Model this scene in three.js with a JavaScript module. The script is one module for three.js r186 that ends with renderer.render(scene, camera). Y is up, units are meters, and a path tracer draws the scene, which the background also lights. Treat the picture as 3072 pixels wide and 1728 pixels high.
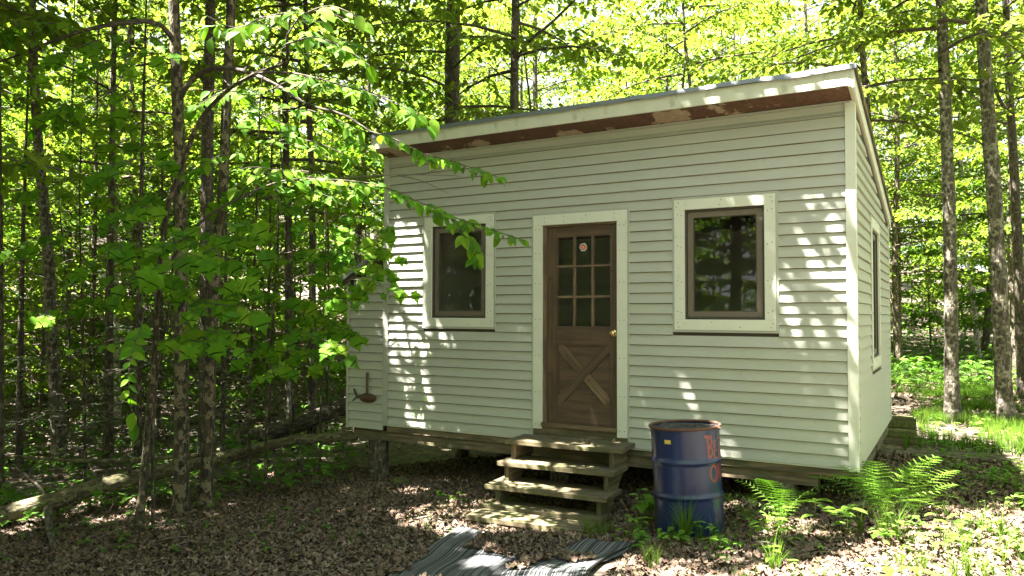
import * as THREE from 'three';
import { mergeGeometries } from 'three/addons/utils/BufferGeometryUtils.js';

// ------------------------------------------------------------ camera, sky, sun, exposure
const renderer = new THREE.WebGLRenderer({ antialias: true });
renderer.toneMapping = THREE.LinearToneMapping;
renderer.toneMappingExposure = 17;
renderer.shadowMap.enabled = true;
const scene = new THREE.Scene();
const camera = new THREE.PerspectiveCamera(41.22, 16 / 9, 0.1, 400);
camera.position.set(0.7265, 1.3225, 7.1651);
camera.rotation.order = 'YXZ';
camera.rotation.set(0.0328, 0.5233, 0.0026);
const SKY = 0.13;
const SUN = new THREE.Vector3(-0.33, 0.89, 0.30).normalize();
{ // pale hazy late-spring sky, a little brighter round the sun
  const w = 256, h = 128, d = new Float32Array(w * h * 4), v = new THREE.Vector3();
  for (let j = 0; j < h; j++) for (let i = 0; i < w; i++) {
    const el = ((j + 0.5) / h - 0.5) * Math.PI, az = ((i + 0.5) / w - 0.5) * 2 * Math.PI; v.set(Math.cos(el) * Math.cos(az), Math.sin(el), Math.cos(el) * Math.sin(az));
    const up = Math.max(0, v.y), k = Math.pow(1 - up, 2.2), glow = 0.5 * Math.pow(Math.max(0, v.dot(SUN)), 10), q = 4 * (j * w + i);
    d[q] = SKY * (0.62 + 0.42 * k + glow); d[q + 1] = SKY * (0.74 + 0.32 * k + glow * 0.97); d[q + 2] = SKY * (0.92 + 0.12 * k + glow * 0.9); d[q + 3] = 1;
  }
  const t = new THREE.DataTexture(d, w, h, THREE.RGBAFormat, THREE.FloatType); t.mapping = THREE.EquirectangularReflectionMapping; t.magFilter = THREE.LinearFilter; t.needsUpdate = true; scene.background = t; scene.environment = t;
}
const sun = new THREE.DirectionalLight(new THREE.Color(1, 0.95, 0.86), 5.0);
sun.position.copy(SUN).multiplyScalar(60);
sun.target.position.set(0, 0, 0);
sun.name = 'sun';
sun.castShadow = true;
sun.shadow.mapSize.set(4096, 4096);
Object.assign(sun.shadow.camera, { left: -40, right: 40, top: 40, bottom: -40, near: 1, far: 160 });
scene.add(sun, sun.target);

// ------------------------------------------------------------ helpers
function rng(seed) { let a = seed >>> 0; return () => { a = (a + 0x6D2B79F5) | 0; let t = Math.imul(a ^ (a >>> 15), 1 | a); t = (t + Math.imul(t ^ (t >>> 7), 61 | t)) ^ t; return ((t ^ (t >>> 14)) >>> 0) / 4294967296; }; }
const V = (x, y, z) => new THREE.Vector3(x, y, z);
const lerp = (a, b, t) => a + (b - a) * t, clamp = (x, a, b) => Math.min(b, Math.max(a, x)), sstep = (a, b, x) => { const t = clamp((x - a) / (b - a), 0, 1); return t * t * (3 - 2 * t); };
function hash(i, j, s) { let h = Math.imul(i, 374761393) + Math.imul(j, 668265263) + Math.imul(s, 2246822519); h = Math.imul(h ^ (h >>> 13), 1274126177); return ((h ^ (h >>> 16)) >>> 0) / 4294967296; }
const mod = (a, n) => ((a % n) + n) % n;
function vnoise(x, y, px, py, s) { const i = Math.floor(x), j = Math.floor(y), fx = x - i, fy = y - j, u = fx * fx * (3 - 2 * fx), v = fy * fy * (3 - 2 * fy), a = mod(i, px), b = mod(i + 1, px), c = mod(j, py), d = mod(j + 1, py); return lerp(lerp(hash(a, c, s), hash(b, c, s), u), lerp(hash(a, d, s), hash(b, d, s), u), v); }
function fbm(u, v, fx, fy, oct, s) { let a = 0, k = 0.5, t = 0; for (let o = 0; o < oct; o++) { a += k * vnoise(u * fx, v * fy, fx, fy, s + o * 17); t += k; k *= 0.55; fx *= 2; fy *= 2; } return a / t; }
const toS = (c) => 255 * Math.pow(clamp(c, 0, 1), 1 / 2.2);
function colorTex(w, h, fn) { const d = new Uint8Array(w * h * 4); for (let y = 0; y < h; y++) for (let x = 0; x < w; x++) { const c = fn((x + 0.5) / w, (y + 0.5) / h), k = 4 * (y * w + x); d[k] = toS(c[0]); d[k + 1] = toS(c[1]); d[k + 2] = toS(c[2]); d[k + 3] = 255; } const t = new THREE.DataTexture(d, w, h); t.colorSpace = THREE.SRGBColorSpace; t.wrapS = t.wrapT = THREE.RepeatWrapping; t.magFilter = THREE.LinearFilter; t.needsUpdate = true; return t; }
function greyTex(w, h, fn) { const d = new Uint8Array(w * h * 4); for (let y = 0; y < h; y++) for (let x = 0; x < w; x++) { const c = clamp(fn((x + 0.5) / w, (y + 0.5) / h), 0, 1) * 255, k = 4 * (y * w + x); d[k] = d[k + 1] = d[k + 2] = c; d[k + 3] = 255; } const t = new THREE.DataTexture(d, w, h); t.wrapS = t.wrapT = THREE.RepeatWrapping; t.magFilter = THREE.LinearFilter; t.needsUpdate = true; return t; }
const mix3 = (a, b, t) => [lerp(a[0], b[0], t), lerp(a[1], b[1], t), lerp(a[2], b[2], t)];
const mul3 = (a, k) => [a[0] * k, a[1] * k, a[2] * k];
const rep = (t, x, y) => { const c = t.clone(); c.repeat.set(x, y); c.needsUpdate = true; return c; };
function mat(o) { const { rgb, ...r } = o; const m = (r.transmission !== undefined || r.clearcoat !== undefined) ? new THREE.MeshPhysicalMaterial(r) : new THREE.MeshStandardMaterial(r); if (rgb) m.color.setRGB(...rgb); m.side = THREE.DoubleSide; return m; }
const taken = {};
function numbered(n) { taken[n] = (taken[n] ?? -1) + 1; return taken[n] ? n + '_' + String(taken[n]).padStart(3, '0') : n; }
function sh(o) { o.castShadow = o.receiveShadow = true; return o; }
function part(name, geo, m, parent, label) { const o = sh(new THREE.Mesh(geo, m)); o.name = name; if (label) o.userData.label = label; parent.add(o); return o; }
function thing(name, label, category, p = [0, 0, 0], group) { const o = new THREE.Group(); o.name = numbered(name); o.position.set(...p); o.userData = { label, category }; if (group) o.userData.group = group; scene.add(o); return o; }
function sub(name, parent, p) { const o = new THREE.Group(); o.name = name; if (p) o.position.set(...p); parent.add(o); return o; }
// a box whose uv is in metres, u along the grain
function bx(x0, x1, y0, y1, z0, z1, grain = 'x') {
  const g = new THREE.BoxGeometry(x1 - x0, y1 - y0, z1 - z0); g.translate((x0 + x1) / 2, (y0 + y1) / 2, (z0 + z1) / 2);
  const p = g.attributes.position, n = g.attributes.normal, uv = g.attributes.uv, off = (x0 * 3.7 + y0 * 5.3 + z0 * 1.9);
  for (let i = 0; i < p.count; i++) {
    const q = [p.getX(i), p.getY(i), p.getZ(i)], a = [Math.abs(n.getX(i)), Math.abs(n.getY(i)), Math.abs(n.getZ(i))], k = { x: 0, y: 1, z: 2 }[grain], ax = a.indexOf(Math.max(...a));
    const rest = [0, 1, 2].filter((j) => j !== ax); let u, v;
    if (rest.includes(k)) { u = q[k]; v = q[rest.find((j) => j !== k)]; } else { u = q[rest[0]]; v = q[rest[1]]; }
    uv.setXY(i, u + off, v + off * 0.37);
  }
  return g;
}
function poly(pts, depth, bevel = 0) { const s = new THREE.Shape(pts.map((p) => new THREE.Vector2(p[0], p[1]))); return new THREE.ExtrudeGeometry(s, { depth, bevelEnabled: bevel > 0, bevelSize: bevel, bevelThickness: bevel, bevelSegments: 1 }); }
// tapered, slightly lumpy tube through points; uv in metres
function limb(pts, r0, r1, o = {}) {
  const { seg = 8, div = 12, lump = 0, flare = 0, seed = 1, cap = true } = o, cv = new THREE.CatmullRomCurve3(pts.map((p) => (p.isVector3 ? p : V(...p))), false, 'centripetal');
  const L = cv.getLength(), P = [], N = [], U = [], I = []; let side = null;
  for (let i = 0; i <= div; i++) {
    const t = i / div, c = cv.getPointAt(t), tg = cv.getTangentAt(t); if (!side) { side = Math.abs(tg.y) > 0.8 ? V(1, 0, 0) : V(0, 1, 0); }
    side = side.clone().sub(tg.clone().multiplyScalar(side.dot(tg))).normalize(); const b = tg.clone().cross(side);
    const r = lerp(r0, r1, t) * (1 + flare * Math.exp(-t * L / 0.22));
    for (let j = 0; j <= seg; j++) {
      const a = j / seg * Math.PI * 2, n = side.clone().multiplyScalar(Math.cos(a)).add(b.clone().multiplyScalar(Math.sin(a)));
      const k = lump ? 1 + lump * (vnoise(t * L * 3.1 + seed * 7, j * 0.8, 997, Math.round(seg * 0.8) || 1, seed) - 0.5) * 2 + (flare ? flare * 0.35 * Math.exp(-t * L / 0.3) * Math.sin(3 * a + seed) : 0) : 1;
      P.push(c.x + n.x * r * k, c.y + n.y * r * k, c.z + n.z * r * k); N.push(n.x, n.y, n.z); U.push(j / seg * r0 * 6.28, t * L);
    }
  }
  const w = seg + 1;
  for (let i = 0; i < div; i++) for (let j = 0; j < seg; j++) { const a = i * w + j; I.push(a, a + 1, a + w, a + 1, a + w + 1, a + w); }
  if (cap) for (const [i, d] of [[0, -1], [div, 1]]) { const tg = cv.getTangentAt(i / div), c = cv.getPointAt(i / div), k0 = P.length / 3; P.push(c.x, c.y, c.z); N.push(tg.x * d, tg.y * d, tg.z * d); U.push(0, 0); for (let j = 0; j <= seg; j++) { const q = i * w + j; P.push(P[q * 3], P[q * 3 + 1], P[q * 3 + 2]); N.push(tg.x * d, tg.y * d, tg.z * d); U.push(0.02 * Math.cos(j), 0.02 * Math.sin(j)); } for (let j = 0; j < seg; j++) d > 0 ? I.push(k0, k0 + 1 + j, k0 + 2 + j) : I.push(k0, k0 + 2 + j, k0 + 1 + j); }
  const g = new THREE.BufferGeometry(); g.setAttribute('position', new THREE.Float32BufferAttribute(P, 3)); g.setAttribute('normal', new THREE.Float32BufferAttribute(N, 3)); g.setAttribute('uv', new THREE.Float32BufferAttribute(U, 2)); g.setIndex(I); return g;
}
// many two-triangle leaves in one buffer
class Leaves {
  constructor(fine) { this.fine = fine; this.p = []; this.n = []; this.c = []; }
  tri(a, b, c, col) { const n = b.clone().sub(a).cross(c.clone().sub(a)).normalize(); for (const q of [a, b, c]) { this.p.push(q.x, q.y, q.z); this.n.push(n.x, n.y, n.z); this.c.push(col[0], col[1], col[2]); } }
  add(p, dir, nrm, len, wid, col, fold = 0.18) {
    const side = dir.clone().cross(nrm).normalize(), m = p.clone().addScaledVector(dir, len * 0.42), up = nrm.clone().multiplyScalar(wid * fold), tip = p.clone().addScaledVector(dir, len).addScaledVector(nrm, -len * 0.12);
    const l = m.clone().addScaledVector(side, wid / 2).add(up), r = m.clone().addScaledVector(side, -wid / 2).add(up);
    if (!this.fine) { this.tri(p, l, tip, col); this.tri(p, tip, r, col); return; }
    for (const [e, s] of [[l, 1], [r, -1]]) { const a = p.clone().addScaledVector(dir, len * 0.2).addScaledVector(side, s * wid * 0.46).addScaledVector(nrm, wid * fold * 0.8), b = p.clone().addScaledVector(dir, len * 0.66).addScaledVector(side, s * wid * 0.37).addScaledVector(nrm, -len * 0.02), c = p.clone().addScaledVector(dir, len * 0.45).addScaledVector(side, s * wid * 0.3).addScaledVector(nrm, wid * fold * 0.6); if (s > 0) { this.tri(p, a, c, col); this.tri(p, c, b, col); this.tri(p, b, tip, col); } else { this.tri(p, c, a, col); this.tri(p, b, c, col); this.tri(p, tip, b, col); } }
  }
  geo() { const g = new THREE.BufferGeometry(); g.setAttribute('position', new THREE.Float32BufferAttribute(this.p, 3)); g.setAttribute('normal', new THREE.Float32BufferAttribute(this.n, 3)); g.setAttribute('color', new THREE.Float32BufferAttribute(this.c, 3)); return g; }
  get count() { return this.p.length / 18; }
}
const rise = (x, z) => { const u = -(x - 0.73) * 0.866 - (z - 7.17) * 0.5 - 15.5; return u < -4 ? 0 : 0.24 * Math.min(36, Math.log(1 + Math.exp(u * 1.2)) / 1.2); };
const ground_y = (x, z) => rise(x, z) - 0.37 + 0.058 * clamp(x, -9, 0) - 0.075 * Math.exp(-((x + 2.75) * (x + 2.75) / 1.6 + (z - 1.0) * (z - 1.0) / 1.4)) + 0.03 * Math.sin(1.3 * x + 0.7 * z) + 0.02 * Math.sin(2.9 * z - 1.1 * x + 1);

// ------------------------------------------------------------ materials
const woodBump = greyTex(512, 256, (u, v) => 0.5 + 0.5 * (fbm(u, v, 3, 48, 4, 5) - 0.5) * 1.6);
function woodTex(a, b, moss, s) { return colorTex(512, 256, (u, v) => { const w = v + 0.03 * (fbm(u, v, 2, 4, 3, s + 9) - 0.5), g = fbm(u, w, 3, 40, 4, s), k = fbm(u, v, 5, 5, 4, s + 3); let c = mix3(a, b, sstep(0.3, 0.7, g)); c = mul3(c, 0.75 + 0.5 * k); if (moss) c = mix3(c, moss, 0.75 * sstep(0.45, 0.75, fbm(u, v, 4, 6, 4, s + 31))); if (hash(Math.floor(u * 7), Math.floor(v * 9), s) > 0.93) { const du = (u * 7) % 1 - 0.5, dv = ((v * 9) % 1 - 0.5) * 0.6; c = mul3(c, 1 - 0.5 * Math.exp(-(du * du + dv * dv) * 90)); } return c; }); }
const M = {};
M.siding = mat({ color: 0xffffff, roughness: 0.42, map: colorTex(512, 512, (u, v) => { const g = fbm(u, v, 4, 6, 5, 2), s = fbm(u, v, 40, 64, 3, 8); let c = mul3([0.405, 0.402, 0.352], 0.93 + 0.12 * g); if (s > 0.71) c = mix3(c, [0.3, 0.29, 0.22], (s - 0.71) * 3); return c; }), bumpMap: greyTex(256, 256, (u, v) => fbm(u, v, 4, 40, 3, 77)), bumpScale: 0.0006 });
M.trim = mat({ color: 0xffffff, roughness: 0.5, map: colorTex(512, 512, (u, v) => { const g = fbm(u, v, 6, 3, 5, 12), k = fbm(u, v, 24, 24, 3, 18); let c = mul3([0.62, 0.62, 0.54], 0.94 + 0.1 * g); if (k > 0.72) c = mix3(c, [0.42, 0.4, 0.3], (k - 0.72) * 3.5); return c; }) });
M.channel = mat({ rgb: [0.37, 0.368, 0.32], roughness: 0.5 });
M.fascia = mat({ color: 0xffffff, roughness: 0.6, map: colorTex(512, 256, (u, v) => { const g = fbm(u, v, 8, 3, 5, 112), k = fbm(u, v, 10, 8, 4, 118); let c = mul3([0.54, 0.54, 0.43], 0.9 + 0.16 * g); c = mix3(c, [0.36, 0.35, 0.26], 0.7 * sstep(0.6, 0.78, k)); return c; }) });
M.soffit = mat({ color: 0xffffff, roughness: 0.9, map: colorTex(1024, 512, (u, v) => { const g = fbm(u, v, 150, 60, 4, 21), p = fbm(u, v, 14, 5, 5, 29); let c = mix3([0.055, 0.026, 0.014], [0.135, 0.064, 0.034], g); c = mul3(c, 0.7 + 0.7 * fbm(u, v, 6, 3, 3, 28)); if (p > 0.56) c = mix3(c, [0.42, 0.33, 0.23], sstep(0.62, 0.68, p + 0.12 * (g - 0.5)) * (0.5 + 0.5 * g)); return c; }), bumpMap: greyTex(512, 256, (u, v) => fbm(u, v, 60, 60, 3, 21)), bumpScale: 0.004 });
M.soffit.map.repeat.set(0.19, 0.4);
M.metal = mat({ rgb: [0.16, 0.17, 0.175], roughness: 0.35, metalness: 0.6 });
M.flashing = mat({ rgb: [0.2, 0.21, 0.22], roughness: 0.5, metalness: 0.5 });
M.brown = mat({ color: 0xffffff, roughness: 0.62, map: woodTex([0.1, 0.056, 0.03], [0.06, 0.034, 0.019], null, 41), bumpMap: woodBump, bumpScale: 0.0015 });
M.brownMid = mat({ color: 0xffffff, roughness: 0.7, map: woodTex([0.135, 0.082, 0.045], [0.08, 0.048, 0.027], null, 47), bumpMap: woodBump, bumpScale: 0.002 });
M.brownWorn = mat({ color: 0xffffff, roughness: 0.7, map: woodTex([0.17, 0.108, 0.06], [0.085, 0.052, 0.03], null, 44), bumpMap: woodBump, bumpScale: 0.002 });
M.sash = mat({ rgb: [0.135, 0.105, 0.082], roughness: 0.5 });
M.sashDark = mat({ rgb: [0.05, 0.04, 0.032], roughness: 0.6 });
M.glass = mat({ color: 0xffffff, roughness: 0.02, transmission: 1, thickness: 0, ior: 1.52 });
M.wavyGlass = mat({ color: 0xffffff, roughness: 0.02, transmission: 1, thickness: 0, ior: 1.52, bumpMap: greyTex(256, 256, (u, v) => fbm(u, v, 2, 6, 2, 63)), bumpScale: 0.02 });
M.wavyGlass.bumpMap.repeat.set(1.6, 1.3);
M.brass = mat({ rgb: [0.75, 0.55, 0.22], roughness: 0.22, metalness: 1 });
M.beam = mat({ color: 0xffffff, roughness: 0.9, map: woodTex([0.2, 0.145, 0.09], [0.09, 0.066, 0.04], [0.07, 0.075, 0.03], 51), bumpMap: woodBump, bumpScale: 0.006 });
M.tread = mat({ color: 0xffffff, roughness: 0.85, map: woodTex([0.165, 0.13, 0.07], [0.09, 0.07, 0.036], [0.085, 0.088, 0.03], 56), bumpMap: woodBump, bumpScale: 0.004 });
M.inside = mat({ rgb: [0.045, 0.034, 0.024], roughness: 0.9 });
M.screw = mat({ rgb: [0.16, 0.15, 0.13], roughness: 0.5 });
M.rust = mat({ color: 0xffffff, roughness: 0.85, map: colorTex(256, 256, (u, v) => mix3([0.045, 0.024, 0.017], [0.15, 0.065, 0.038], fbm(u, v, 12, 12, 4, 71))) });
M.ash = mat({ color: 0xffffff, roughness: 1, map: colorTex(256, 256, (u, v) => mix3([0.012, 0.011, 0.01], [0.13, 0.11, 0.10], Math.pow(fbm(u, v, 18, 18, 4, 73), 2.2))) });
M.black = mat({ rgb: [0.02, 0.02, 0.02], roughness: 0.5 });
M.yellow = mat({ rgb: [0.6, 0.45, 0.06], roughness: 0.5 });
function barkTex(dark, light, lichen, thr, s) { return colorTex(512, 1024, (u, v) => { const f = fbm(u, v, 34, 16, 4, s), k = 0.75 * fbm(u, v, 15, 26, 4, s + 40) + 0.25 * fbm(u, v, 4, 4, 3, s + 90), e = fbm(u, v, 70, 90, 3, s + 60); let c = mix3(dark, light, sstep(0.35, 0.68, f)); c = mul3(c, 0.7 + 0.6 * e); const a = sstep(thr, thr + 0.07, k + 0.1 * (e - 0.5)); return mix3(c, mul3(lichen, 0.7 + 0.6 * e), a); }); }
const barkBump = greyTex(512, 1024, (u, v) => fbm(u, v, 36, 18, 4, 301)); barkBump.repeat.set(1.3, 0.85);
M.bark = mat({ color: 0xffffff, roughness: 0.95, map: barkTex([0.025, 0.019, 0.013], [0.082, 0.062, 0.038], [0.19, 0.155, 0.095], 0.53, 201), bumpMap: barkBump, bumpScale: 0.02 });
M.barkMottle = mat({ color: 0xffffff, roughness: 0.95, map: barkTex([0.045, 0.036, 0.027], [0.12, 0.1, 0.075], [0.23, 0.205, 0.155], 0.53, 221), bumpMap: barkBump, bumpScale: 0.02 });
M.barkDark = mat({ color: 0xffffff, roughness: 0.95, map: barkTex([0.04, 0.031, 0.022], [0.105, 0.082, 0.056], [0.19, 0.165, 0.12], 0.6, 231), bumpMap: barkBump, bumpScale: 0.025 });
M.barkPale = mat({ color: 0xffffff, roughness: 0.9, map: barkTex([0.12, 0.10, 0.08], [0.33, 0.30, 0.25], [0.5, 0.48, 0.42], 0.5, 241), bumpMap: barkBump, bumpScale: 0.01 });
M.logWood = mat({ color: 0xffffff, roughness: 0.95, map: barkTex([0.05, 0.042, 0.022], [0.14, 0.112, 0.06], [0.16, 0.15, 0.065], 0.53, 251), bumpMap: barkBump, bumpScale: 0.02 });
for (const k of ['bark', 'barkMottle', 'barkDark', 'barkPale', 'logWood']) { M[k].map.repeat.set(1.3, 0.85); }
M.twig = mat({ rgb: [0.075, 0.058, 0.042], roughness: 0.95 });
M.deadTwig = mat({ rgb: [0.15, 0.125, 0.10], roughness: 0.95 });
M.leaf = mat({ color: 0xffffff, vertexColors: true, roughness: 1, specularIntensity: 0.15, transmission: 0.68, thickness: 0 });
M.needle = mat({ color: 0xffffff, vertexColors: true, roughness: 0.8 });
M.nearLeaf = [[0.13, 0.29, 0.008], [0.115, 0.27, 0.007], [0.155, 0.3, 0.009], [0.095, 0.24, 0.008], [0.18, 0.31, 0.014], [0.085, 0.205, 0.012]].map((c) => mat({ rgb: c, roughness: 0.75, specularIntensity: 0.2, transmission: 0.55, thickness: 0 }));
M.fern = [[0.13, 0.27, 0.018], [0.1, 0.225, 0.016], [0.155, 0.28, 0.026]].map((c) => mat({ rgb: c, roughness: 0.9, specularIntensity: 0.2, transmission: 0.45, thickness: 0 }));
M.grass = mat({ rgb: [0.09, 0.18, 0.012], roughness: 0.9, specularIntensity: 0.2, transmission: 0.4, thickness: 0 });
M.litter = mat({ rgb: [1, 1, 1], roughness: 0.85 });
M.moss = mat({ color: 0xffffff, roughness: 1, map: colorTex(256, 256, (u, v) => mix3([0.05, 0.055, 0.014], [0.13, 0.13, 0.03], fbm(u, v, 20, 20, 4, 91))), bumpMap: greyTex(256, 256, (u, v) => fbm(u, v, 30, 30, 3, 93)), bumpScale: 0.02 });
M.ground = mat({ color: 0xffffff, roughness: 1, map: colorTex(1024, 1024, (u, v) => { const a = fbm(u, v, 40, 40, 4, 401), b = fbm(u, v, 7, 7, 4, 405), d = fbm(u, v, 90, 90, 2, 409); let c = mix3([0.045, 0.032, 0.023], [0.15, 0.11, 0.085], sstep(0.3, 0.72, 0.55 * a + 0.45 * d)); c = mul3(c, 0.75 + 0.5 * b); const gk = fbm(u, v, 5, 5, 4, 421); c = mix3(c, [0.055, 0.085, 0.02], 0.65 * sstep(0.53, 0.68, gk) * sstep(0.35, 0.6, a)); return c; }), bumpMap: greyTex(1024, 1024, (u, v) => fbm(u, v, 60, 60, 4, 401)), bumpScale: 0.05 });
for (const t of [M.ground.map, M.ground.bumpMap]) t.repeat.set(0.25, 0.25);
// ------------------------------------------------------------ the ground
{
  const P = [], U = [], I = [], nx = 220, nz = 220, x0 = -70, x1 = 50, z0 = -75, z1 = 45, fx = (i) => { const t = i / nx; return lerp(x0, x1, t); };
  for (let j = 0; j <= nz; j++) for (let i = 0; i <= nx; i++) { const x = fx(i), z = lerp(z0, z1, j / nz); P.push(x, ground_y(x, z), z); U.push(x, z); }
  for (let j = 0; j < nz; j++) for (let i = 0; i < nx; i++) { const a = j * (nx + 1) + i; I.push(a, a + nx + 1, a + 1, a + 1, a + nx + 1, a + nx + 2); }
  const g = new THREE.BufferGeometry(); g.setAttribute('position', new THREE.Float32BufferAttribute(P, 3)); g.setAttribute('uv', new THREE.Float32BufferAttribute(U, 2)); g.setIndex(I); g.computeVertexNormals();
  const o = sh(new THREE.Mesh(g, M.ground)); o.name = 'ground'; o.userData = { kind: 'structure', label: 'brown leaf covered forest floor sloping gently down past the cabin' }; scene.add(o);
}

// ------------------------------------------------------------ the cabin
const W = 5.096, H = 3.172, D = 3.75, HB = 2.47, C4 = 0.1016, SL = (H - HB) / D;
const cabin = thing('cabin', 'small shed roofed cabin clad in off white vinyl siding on posts', 'cabin');
const WIN = [[-4.462, -3.731], [-1.494, -0.755]], WY = [1.268, 2.312], DX = [-3.027, -2.187], DY = [0.187, 2.248];
function course(len, h, out = 0.022) { // one lapped course, x from 0 to len, sloping face with a butt edge
  const g = new THREE.BufferGeometry(), P = [], q = (A, B, C2, D2) => P.push(...A, ...B, ...C2, ...A, ...C2, ...D2), e = 0.002;
  const L0 = [0, 0, 0], L1 = [0, 0.0025, out], L2 = [0, h, e], L3 = [0, h, 0], R = (p) => [len, p[1], p[2]], LB = [0, 0.0005, out - 0.004];
  q(L1, R(L1), R(L2), L2); q(LB, R(LB), R(L1), L1); q(L0, R(L0), R(LB), LB); q(L0, LB, L1, L2); q(R(LB), R(L0), R(L2), R(L1)); q(L3, L2, R(L2), R(L3));
  g.setAttribute('position', new THREE.Float32BufferAttribute(P, 3)); const U = []; for (let i = 0; i < P.length; i += 3) U.push(P[i], P[i + 1]); g.setAttribute('uv', new THREE.Float32BufferAttribute(U, 2)); g.computeVertexNormals(); return g;
}
function uvShift(g, du, dv) { const u = g.attributes.uv; for (let i = 0; i < u.count; i++) u.setXY(i, u.getX(i) + du, u.getY(i) + dv); return g; }
function holesWall(w, top, holes, th, parent, name) { // a sheet with a straight sloping top and real openings; top = [y at x0, y at x1]
  const [x0, x1, y0] = w, s = new THREE.Shape([new THREE.Vector2(x0, y0), new THREE.Vector2(x1, y0), new THREE.Vector2(x1, top[1]), new THREE.Vector2(x0, top[0])]);
  for (const [a, b, c, d] of holes) s.holes.push(new THREE.Path([new THREE.Vector2(a, c), new THREE.Vector2(a, d), new THREE.Vector2(b, d), new THREE.Vector2(b, c)]));
  return part(name, new THREE.ExtrudeGeometry(s, { depth: th, bevelEnabled: false }), M.inside, parent);
}
const rs = rng(7);
// boards of siding in panels of two courses, cut round the openings
function clad(wall, x0, x1, y0, yTop, cuts, put, seamEvery) {
  let seams = [];
  for (let k = 0, y = y0; y < yTop - 0.02; k++, y += C4) {
    if (k % 2 === 0) { seams = []; if (rs() < seamEvery) seams.push(lerp(x0, x1, 0.12 + 0.76 * rs())); }
    const top = Math.min(y + C4 - 0.0045, yTop);
    let row = [[x0, x1]];
    for (const [a, b, c, d] of cuts) if (y + C4 * 0.5 > c && y + C4 * 0.5 < d) row = row.flatMap(([p, q]) => (b <= p || a >= q ? [[p, q]] : [[p, a], [b, q]].filter(([m, n]) => n - m > 0.02)));
    for (const s of seams) row = row.flatMap(([p, q]) => (s > p + 0.15 && s < q - 0.15 ? [[p, s - 0.0006], [s + 0.0006, q]] : [[p, q]]));
    for (const [p, q] of row) {
      const g = uvShift(course(q - p, top - y), p * 0.6 + k * 0.37, k * 0.13); const o = part('siding_board', g, M.siding, wall); put(o, p, y + (rs() - 0.5) * 0.0012); o.rotateZ((rs() - 0.5) * 0.0007); o.rotateX((rs() - 0.5) * 0.006);
    }
  }
}
const cut = (x, y, m) => [x[0] - m, x[1] + m, y[0] - m, y[1] + m];
const frontCuts = [cut(WIN[0], WY, 0.122), cut(WIN[1], WY, 0.122), [DX[0] - 0.128, DX[1] + 0.128, -1, DY[1] + 0.128]];
{
  const front = holesWall([-W - 0.07, 0, 0.0], [H, H], [[WIN[0][0], WIN[0][1], ...WY], [WIN[1][0], WIN[1][1], ...WY], [DX[0], DX[1], 0.16, DY[1]]], 0.1, cabin, 'front_wall'); front.position.z = -0.1;
  clad(front, -W + 0.002, -0.072, 0.0, H - 0.09, frontCuts, (o, p, y) => o.position.set(p, y, 0.1), 0.9);
  part('frieze_strip', bx(-W, -0.072, H - 0.088, H - 0.022, 0.1, 0.106), M.siding, front); part('soffit_channel', bx(-W, -0.03, H - 0.02, H - 0.002, 0.1, 0.122), M.channel, front);
  part('starter_strip', bx(-W, -0.072, -0.014, -0.001, 0.09, 0.112), M.trim, front);
  // side wall: local x runs back from the near corner
  const side = holesWall([0.101, D, 0.0], [H - 0.1 * SL, HB], [[1.36, 2.15, 0.87, 2.2]], 0.1, cabin, 'side_wall'); side.rotation.y = Math.PI / 2; side.position.set(-0.1, 0, 0);
  const sideCut = [[1.36 - 0.122, 2.15 + 0.122, 0.87 - 0.122, 2.2 + 0.122]];
  for (let k = 0, y = 0; y < H - 0.04; k++, y += C4) {
    let row = [[0.06, Math.min(D - 0.03, (H - 0.05 - (y + C4)) / SL)]]; if (row[0][1] < 0.3) break;
    for (const [a, b, c, d] of sideCut) if (y + 0.05 > c && y + 0.05 < d) row = row.flatMap(([p, q]) => [[p, a], [b, q]].filter(([m, n]) => n - m > 0.03));
    for (const [p, q] of row) { const o = part('siding_board', uvShift(course(q - p, C4 - 0.0045), p + k * 0.41, k * 0.17), M.siding, side); o.position.set(p, y, 0.1); o.rotateZ(-0.0035 * (rs() + 0.2)); o.rotateX((rs() - 0.5) * 0.02); }
  }
  part('starter_strip', bx(0.06, D - 0.02, -0.014, -0.001, 0.09, 0.112), M.trim, side);
  for (const [n, a, b] of [['rear_corner_trim', D - 0.03, D + 0.02]]) part(n, bx(a, b, -0.012, HB, 0.098, 0.118, 'y'), M.trim, side);
  const back = part('rear_wall', bx(-W, -0.1, 0, HB, -D, -D + 0.1), M.siding, cabin);
  part('left_wall', poly([[0.101, 0], [D, 0], [D, HB], [0.101, H - 0.02]], 0.1).rotateY(Math.PI / 2).translate(-W - 0.07, 0, 0), M.siding, cabin);
  part('floor', bx(-W, -0.05, -0.012, 0.14, -D + 0.1, -0.105), M.inside, cabin);
  // corner boards
  const corner = part('corner_trim', bx(-0.07, 0.012, -0.02, H - 0.004, 0.001, 0.02, 'y'), M.trim, cabin); part('corner_return', bx(0.0005, 0.0115, -0.02, H - 0.018, -0.07, 0.0, 'y'), M.trim, corner);
  part('corner_trim', bx(-W - 0.072, -W + 0.001, -0.013, H - 0.004, 0.001, 0.024, 'y'), M.channel, cabin);
}
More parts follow.
